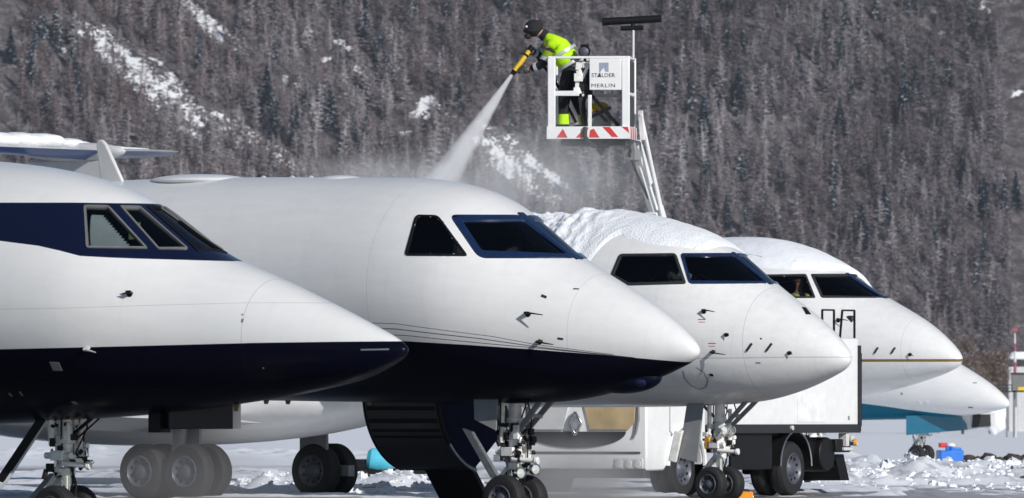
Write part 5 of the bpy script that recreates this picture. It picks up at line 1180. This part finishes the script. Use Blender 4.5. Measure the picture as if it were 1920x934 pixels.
# ------------------------------------------------------------------ small things on the apron
def gz(x, y): return float(ground_z(np.array([x]), np.array([float(y)]))[0])
c = at(1392, 934, 150.5); ck = tag(empty('wheel_chock', (c.x, 150.0, 0)), 'orange wheel chock on the ground beside the truck side of the snowy jet nose wheel', 'chock')
m = MB(); m.prism([(-.16, -.12, 0), (.16, -.12, 0), (.13, -.10, .135), (-.14, -.10, .135)], (0, .24, 0)); m.build('chock_body', M['orange'], ck, bevel=.01)
m = MB(); m.tube([(-.12, 0, .135), (-.1, 0, .16), (.06, 0, .16), (.09, 0, .135)], .012, 6); m.build('handle', M['black'], ck)
Yb = 272; c = at(1781, 870, Yb); bt_ = tag(empty('blue_tank', (c.x, Yb, gz(c.x, Yb) - .01), .2), 'bright blue plastic tank standing behind the small wheels of the farthest jet', 'tank')
m = MB(); m.box((0, 0, .17), (.62, .5, .34)); m.box((.12, 0, .36), (.3, .36, .10)); m.box((-.12, -.2, .39), (.08, .1, .12)); m.build('tank_body', M['bluebin'], bt_, bevel=.03)
m = MB(); m.box((-.10, -.26, .09), (.10, .03, .16)); m.build('tap', M['white'], bt_, bevel=.01)
m = MB(); m.box((-.18, 0, .47), (.2, .2, .12)); m.build('lid', M['red'], bt_, bevel=.02)
m = MB(); m.ball((.02, -.05, .46), (.12, .1, .06)); tag(m.build('snow', M['snowrough'], None, loc=(c.x, Yb, gz(c.x, Yb))), 'lump of snow on top of the blue plastic tank', 'snow', kind='stuff')
# cart with a light blue drum beyond the airstair
Yc = 178; c = at(735, 895, Yc); ct = tag(empty('ground_cart', (c.x, Yc, gz(c.x, Yc))), 'low dark ground cart with a light blue drum seen past the open airstair', 'cart')
s_ = Yc / F; m = MB(); m.box((0, .1, .28), (1.15, .5, .10)); m.box((-.52, .1, .33), (.24, .4, .30)); m.build('chassis', M['blackm'], ct, bevel=.02)
m = MB(); m.lathe((-.43, 0, .48), (1, 0, -.15), [(0, 0), (.14, .01), (.20, .07), (.21, .20), (.19, .40), (.12, .46), (0, .47)], 26); m.build('drum', M['cyan'], ct)
m = MB(); m.prism([(-.05, -.05, .36), (.32, -.05, .36), (.30, -.05, .48), (.10, -.05, .50)], (0, .3, 0)); m.build('cover', M['navyframe'], ct, bevel=.02)
for dx in (.12, -.5): wheel(.15, .14, ct, (dx, -.12, .15))
m = MB(); m.box((.12, -.15, .17), (.36, .08, .26)); m.build('mudflap', M['black'], ct)
# stones and dark clods along the far edge of the apron
for k, (px, w_, h_) in enumerate(((1812, .24, .13), (1832, .10, .10), (1852, .26, .16), (1876, .12, .1), (1902, .26, .18), (1924, .3, .17))):
    c = at(px, 850, 287); r_ = random.Random(k); b_ = MB(); b_.ball((0, 0, h_ * .4), (w_, .25, h_ * .7), 16, 10); V_ = np.array(b_.v); V_ *= (1 + .22 * fbm(V_[:, 0] * 9 + k, V_[:, 2] * 11, 40 + k, 3))[:, None]; b_.v = [tuple(v) for v in V_]
    o = b_.build('dirt_clod', mat('frozen_earth', (.05, .036, .03), .9, noise=.4), None, loc=(c.x, 287, gz(c.x, 287)), angle=180)
    tag(o, 'dark clod of frozen earth in the snow bank behind the blue tank', 'clod', 'clods along the snow bank')
# hut on stilts, mast, snowy hut far right
Yh = 600; kz_ = F / Yh
def far(px, py): return at(px, py, Yh)
c = far(1912, 770); hut = tag(empty('equipment_hut', (c.x, Yh, gz(c.x, Yh))), 'small grey equipment hut on stilts with a yellow stripe at the right edge', 'hut'); z_ = gz(c.x, Yh)
lz = lambda py: CH + (HY - py) / kz_ - z_; lx = lambda px: (px - 1912) / kz_
m = MB(); m.box((lx(1918), 0, (lz(702) + lz(735)) / 2), (42 / kz_, 1.2, 33 / kz_)); m.build('wall', M['concrete'], hut)
m = MB(); m.box((lx(1918), 0, lz(700.5)), (46 / kz_, 1.3, .10)); m.build('roof', M['darkgrey'], hut)
m = MB(); m.box((lx(1924), -.61, lz(729)), (32 / kz_, .02, 6 / kz_)); m.build('yellow_stripe', M['yellow'], hut)
m = MB(); m.box((lx(1896), 0, lz(734)), (50 / kz_, 1.2, .08)); m.build('platform', M['darkgrey'], hut)
m = MB()
for px in (1872, 1880, 1888, 1896): m.cyl((lx(px), -.5, lz(734)), (lx(px), -.5, lz(722)), .025, n=6)
m.bar((lx(1871), -.5, lz(722)), (lx(1897), -.5, lz(722)), .05, .05); m.bar((lx(1871), -.5, lz(728)), (lx(1897), -.5, lz(728)), .04, .04); m.build('railing', M['darkgrey'], hut)
for px in (1888, 1902, 1930):
    m = MB(); m.cyl((lx(px), 0, lz(735)), (lx(px), 0, 0), .05, n=8); m.build('stilt', M['steel'], hut)
M['hazered'] = mat('haze_pale_red', (.34, .10, .11), .8)  # paleness of distant haze put into the red
mast = tag(empty('red_white_mast', (far(1904.5, 770).x, Yh + .9, gz(far(1904.5, 770).x, Yh))), 'thin red and white striped mast rising behind the grey hut', 'mast')
m = MB(); zz = [lz(700), lz(679), lz(659), lz(644), lz(625), lz(610)]
for k in range(5): m.m = k % 2; r0_ = .085; m.cyl((0, 0, zz[k]), (0, 0, zz[k + 1]), r0_ - .012 * k, r0_ - .012 * (k + 1), n=10)
m.m = 1; m.cyl((0, 0, 0), (0, 0, zz[0]), .12, n=10); m.build('pole', [M['hazered'], M['greywhite']], mast)
m = MB(); m.box((0, 0, lz(618)), (.30, .1, .14)); m.build('beacon', M['hazered'], mast)
Yw = 760; kw = F / Yw; c = at(1905, 770, Yw); sh = tag(empty('snowy_hut', (c.x, Yw, gz(c.x, Yw)), 0), 'low hut with a thick white snow roof behind the striped mast', 'hut'); z_ = gz(c.x, Yw); lw = lambda py: CH + (HY - py) / kw - z_
m = MB(); m.box((.25, 0, lw(700) / 2), (1.6, 2, lw(676))); m.build('wall', mat('pale_plaster', (.55, .55, .56), .9), sh)
m = MB(); m.prism([(-.65, -1.3, lw(674)), (1.2, -1.3, lw(674)), (1.1, -1.3, lw(660)), (-.35, -1.3, lw(660))], (0, 2.6, 0)); m.build('snow_roof', M['snow'], sh, bevel=.12)
Yw = 650; c = at(1866, 735, Yw); b_ = MB(); b_.ball((0, 0, 0), (.68, .6, 1.1), 24, 16); V_ = np.array(b_.v); V_ *= (1 + .12 * fbm(V_[:, 0] * 4, V_[:, 2] * 4, 77, 4))[:, None]; b_.v = [tuple(v) for v in V_]
tag(b_.build('snowy_bush', M['snowrough'], None, loc=(c.x, Yw, gz(c.x, Yw) + 1.2), angle=180), 'round bush buried in white snow left of the grey hut', 'bush')
# ------------------------------------------------------------------ spray, mist and air
def vol_mat(name, build, color=(.95, .95, .96), aniso=.35, rate=.35):
    m = bpy.data.materials.new(name); m.use_nodes = True; nt = m.node_tree; nt.nodes.clear(); out = nt.nodes.new('ShaderNodeOutputMaterial')
    v = nt.nodes.new('ShaderNodeVolumePrincipled'); v.inputs['Color'].default_value = (*color, 1); v.inputs['Anisotropy'].default_value = aniso
    d = build(nt)
    if isinstance(d, float): v.inputs['Density'].default_value = d
    else: nt.links.new(d, v.inputs['Density'])
    nt.links.new(v.outputs[0], out.inputs['Volume'])
    try: m.cycles.volume_step_rate = rate; m.cycles.homogeneous_volume = isinstance(d, float)
    except Exception: pass
    return m
# spray: a cone from the lance down onto the roof of the snowy jet
noz = gun_b + person_root + gd * .07; tgt = at(800, 385, 153.2); ax = tgt - noz; LS = ax.length; r0_, r1_ = .026, .29
def spray_density(nt):
    tc = nt.nodes.new('ShaderNodeTexCoord'); sp = nt.nodes.new('ShaderNodeSeparateXYZ'); nt.links.new(tc.outputs['Object'], sp.inputs[0]); x, y, z = sp.outputs
    t = math_node(nt, 'DIVIDE', x, LS); Rr = math_node(nt, 'MULTIPLY_ADD', math_node(nt, 'POWER', math_node(nt, 'MAXIMUM', t, .0001), 1.05), r1_ - r0_, r0_)
    rad = math_node(nt, 'SQRT', math_node(nt, 'ADD', math_node(nt, 'MULTIPLY', y, y), math_node(nt, 'MULTIPLY', z, z)))
    q = math_node(nt, 'DIVIDE', rad, Rr); fall = mrange(nt, q, 1.0, .35); 
    nz = noise(nt, tc.outputs['Object'], 9.0, 6, .7, (.14, 1, 1)); nz = mrange(nt, nz, .36, .66, .25, 1.5)
    d = math_node(nt, 'MULTIPLY', math_node(nt, 'MULTIPLY', fall, nz), math_node(nt, 'DIVIDE', 1.35, Rr)); 
    return math_node(nt, 'MULTIPLY', d, math_node(nt, 'MULTIPLY_ADD', t, -.45, 1.0))
sm_ = MB(); sm_.cyl((0, 0, 0), (LS, 0, 0), r0_ * 1.05, r1_ * 1.05, n=24)
spo = sm_.build('spray', vol_mat('spray_mist', spray_density, (.99, .99, 1.0), -.2, rate=.10), None); spo.location = noz; spo.rotation_euler = ax.to_track_quat('X', 'Z').to_euler()
tag(spo, 'white fan of de-icing spray shooting down from the lance', 'spray', kind='stuff')
def mist(name, label, c, r, dens, seed, scale=1.2, lo=.38, hi=.68, low=0.0, color=(.97, .97, .98), aniso=-.1):
    def build(nt):
        tc = nt.nodes.new('ShaderNodeTexCoord'); mp = nt.nodes.new('ShaderNodeMapping'); mp.inputs['Scale'].default_value = tuple(1 / k for k in r); nt.links.new(tc.outputs['Object'], mp.inputs[0])
        ln = nt.nodes.new('ShaderNodeVectorMath'); ln.operation = 'LENGTH'; nt.links.new(mp.outputs[0], ln.inputs[0]); fall = mrange(nt, ln.outputs['Value'], 1.0, .25)
        fall = math_node(nt, 'MULTIPLY', fall, fall)
        of = nt.nodes.new('ShaderNodeMapping'); of.inputs['Location'].default_value = (seed * 3.1, seed * 1.7, 0); nt.links.new(tc.outputs['Object'], of.inputs[0])
        nz = mrange(nt, noise(nt, of.outputs[0], scale, 4, .55), lo, hi, low, 1.0)
        return math_node(nt, 'MULTIPLY', math_node(nt, 'MULTIPLY', fall, nz), dens)
    m = MB(); m.ball((0, 0, 0), r, 24, 14); o = m.build(name, vol_mat(name, build, color=color, aniso=aniso, rate=.5), None, loc=c); return tag(o, label, 'mist', kind='stuff')
mist('mist', 'steam drifting low in front of the truck, toned grey as if in shade', at(1075, 925, 142), (1.75, 6.5, 1.05), .44, 1, 1.0, .30, .62, .45, color=(.76, .73, .71), aniso=.2)  # colour lowered so the steam looks shaded by the jets
mist('mist', 'steam drifting low around the main wheels at the left, toned dark as if in shade', at(330, 905, 143), (2.2, 6.5, 1.0), .12, 2, 1.0, .30, .62, .4, color=(.55, .52, .50), aniso=.2)  # dark colour paints shadow over the steam and wheels
mist('mist', 'thin spray mist rolling off behind the long jet roof', at(985, 340, 152), (2.6, 3.2, 1.15), .36, 3, 1.3, .34, .66, .15)
mist('mist', 'thin spray mist blowing back along the long jet roof', at(700, 325, 150), (1.5, 3.0, .42), .28, 4, 1.3, .34, .66, .15)
mist('mist', 'bright splash of spray where the jet of fluid meets the roof line', at(828, 338, 152.8), (.62, .8, .30), 1.3, 5, 3.0, .34, .62, .2)
HAZE = True
if HAZE:
    m = MB(); m.box((0, 1190, 70), (420, 2460, 146)); hz = m.build('haze', vol_mat('valley_haze', lambda nt: 0.00003, (.84, .89, 1.0), .2, 1.0), None, smooth=False); tag(hz, 'thin cold haze filling the valley', 'haze', kind='stuff')
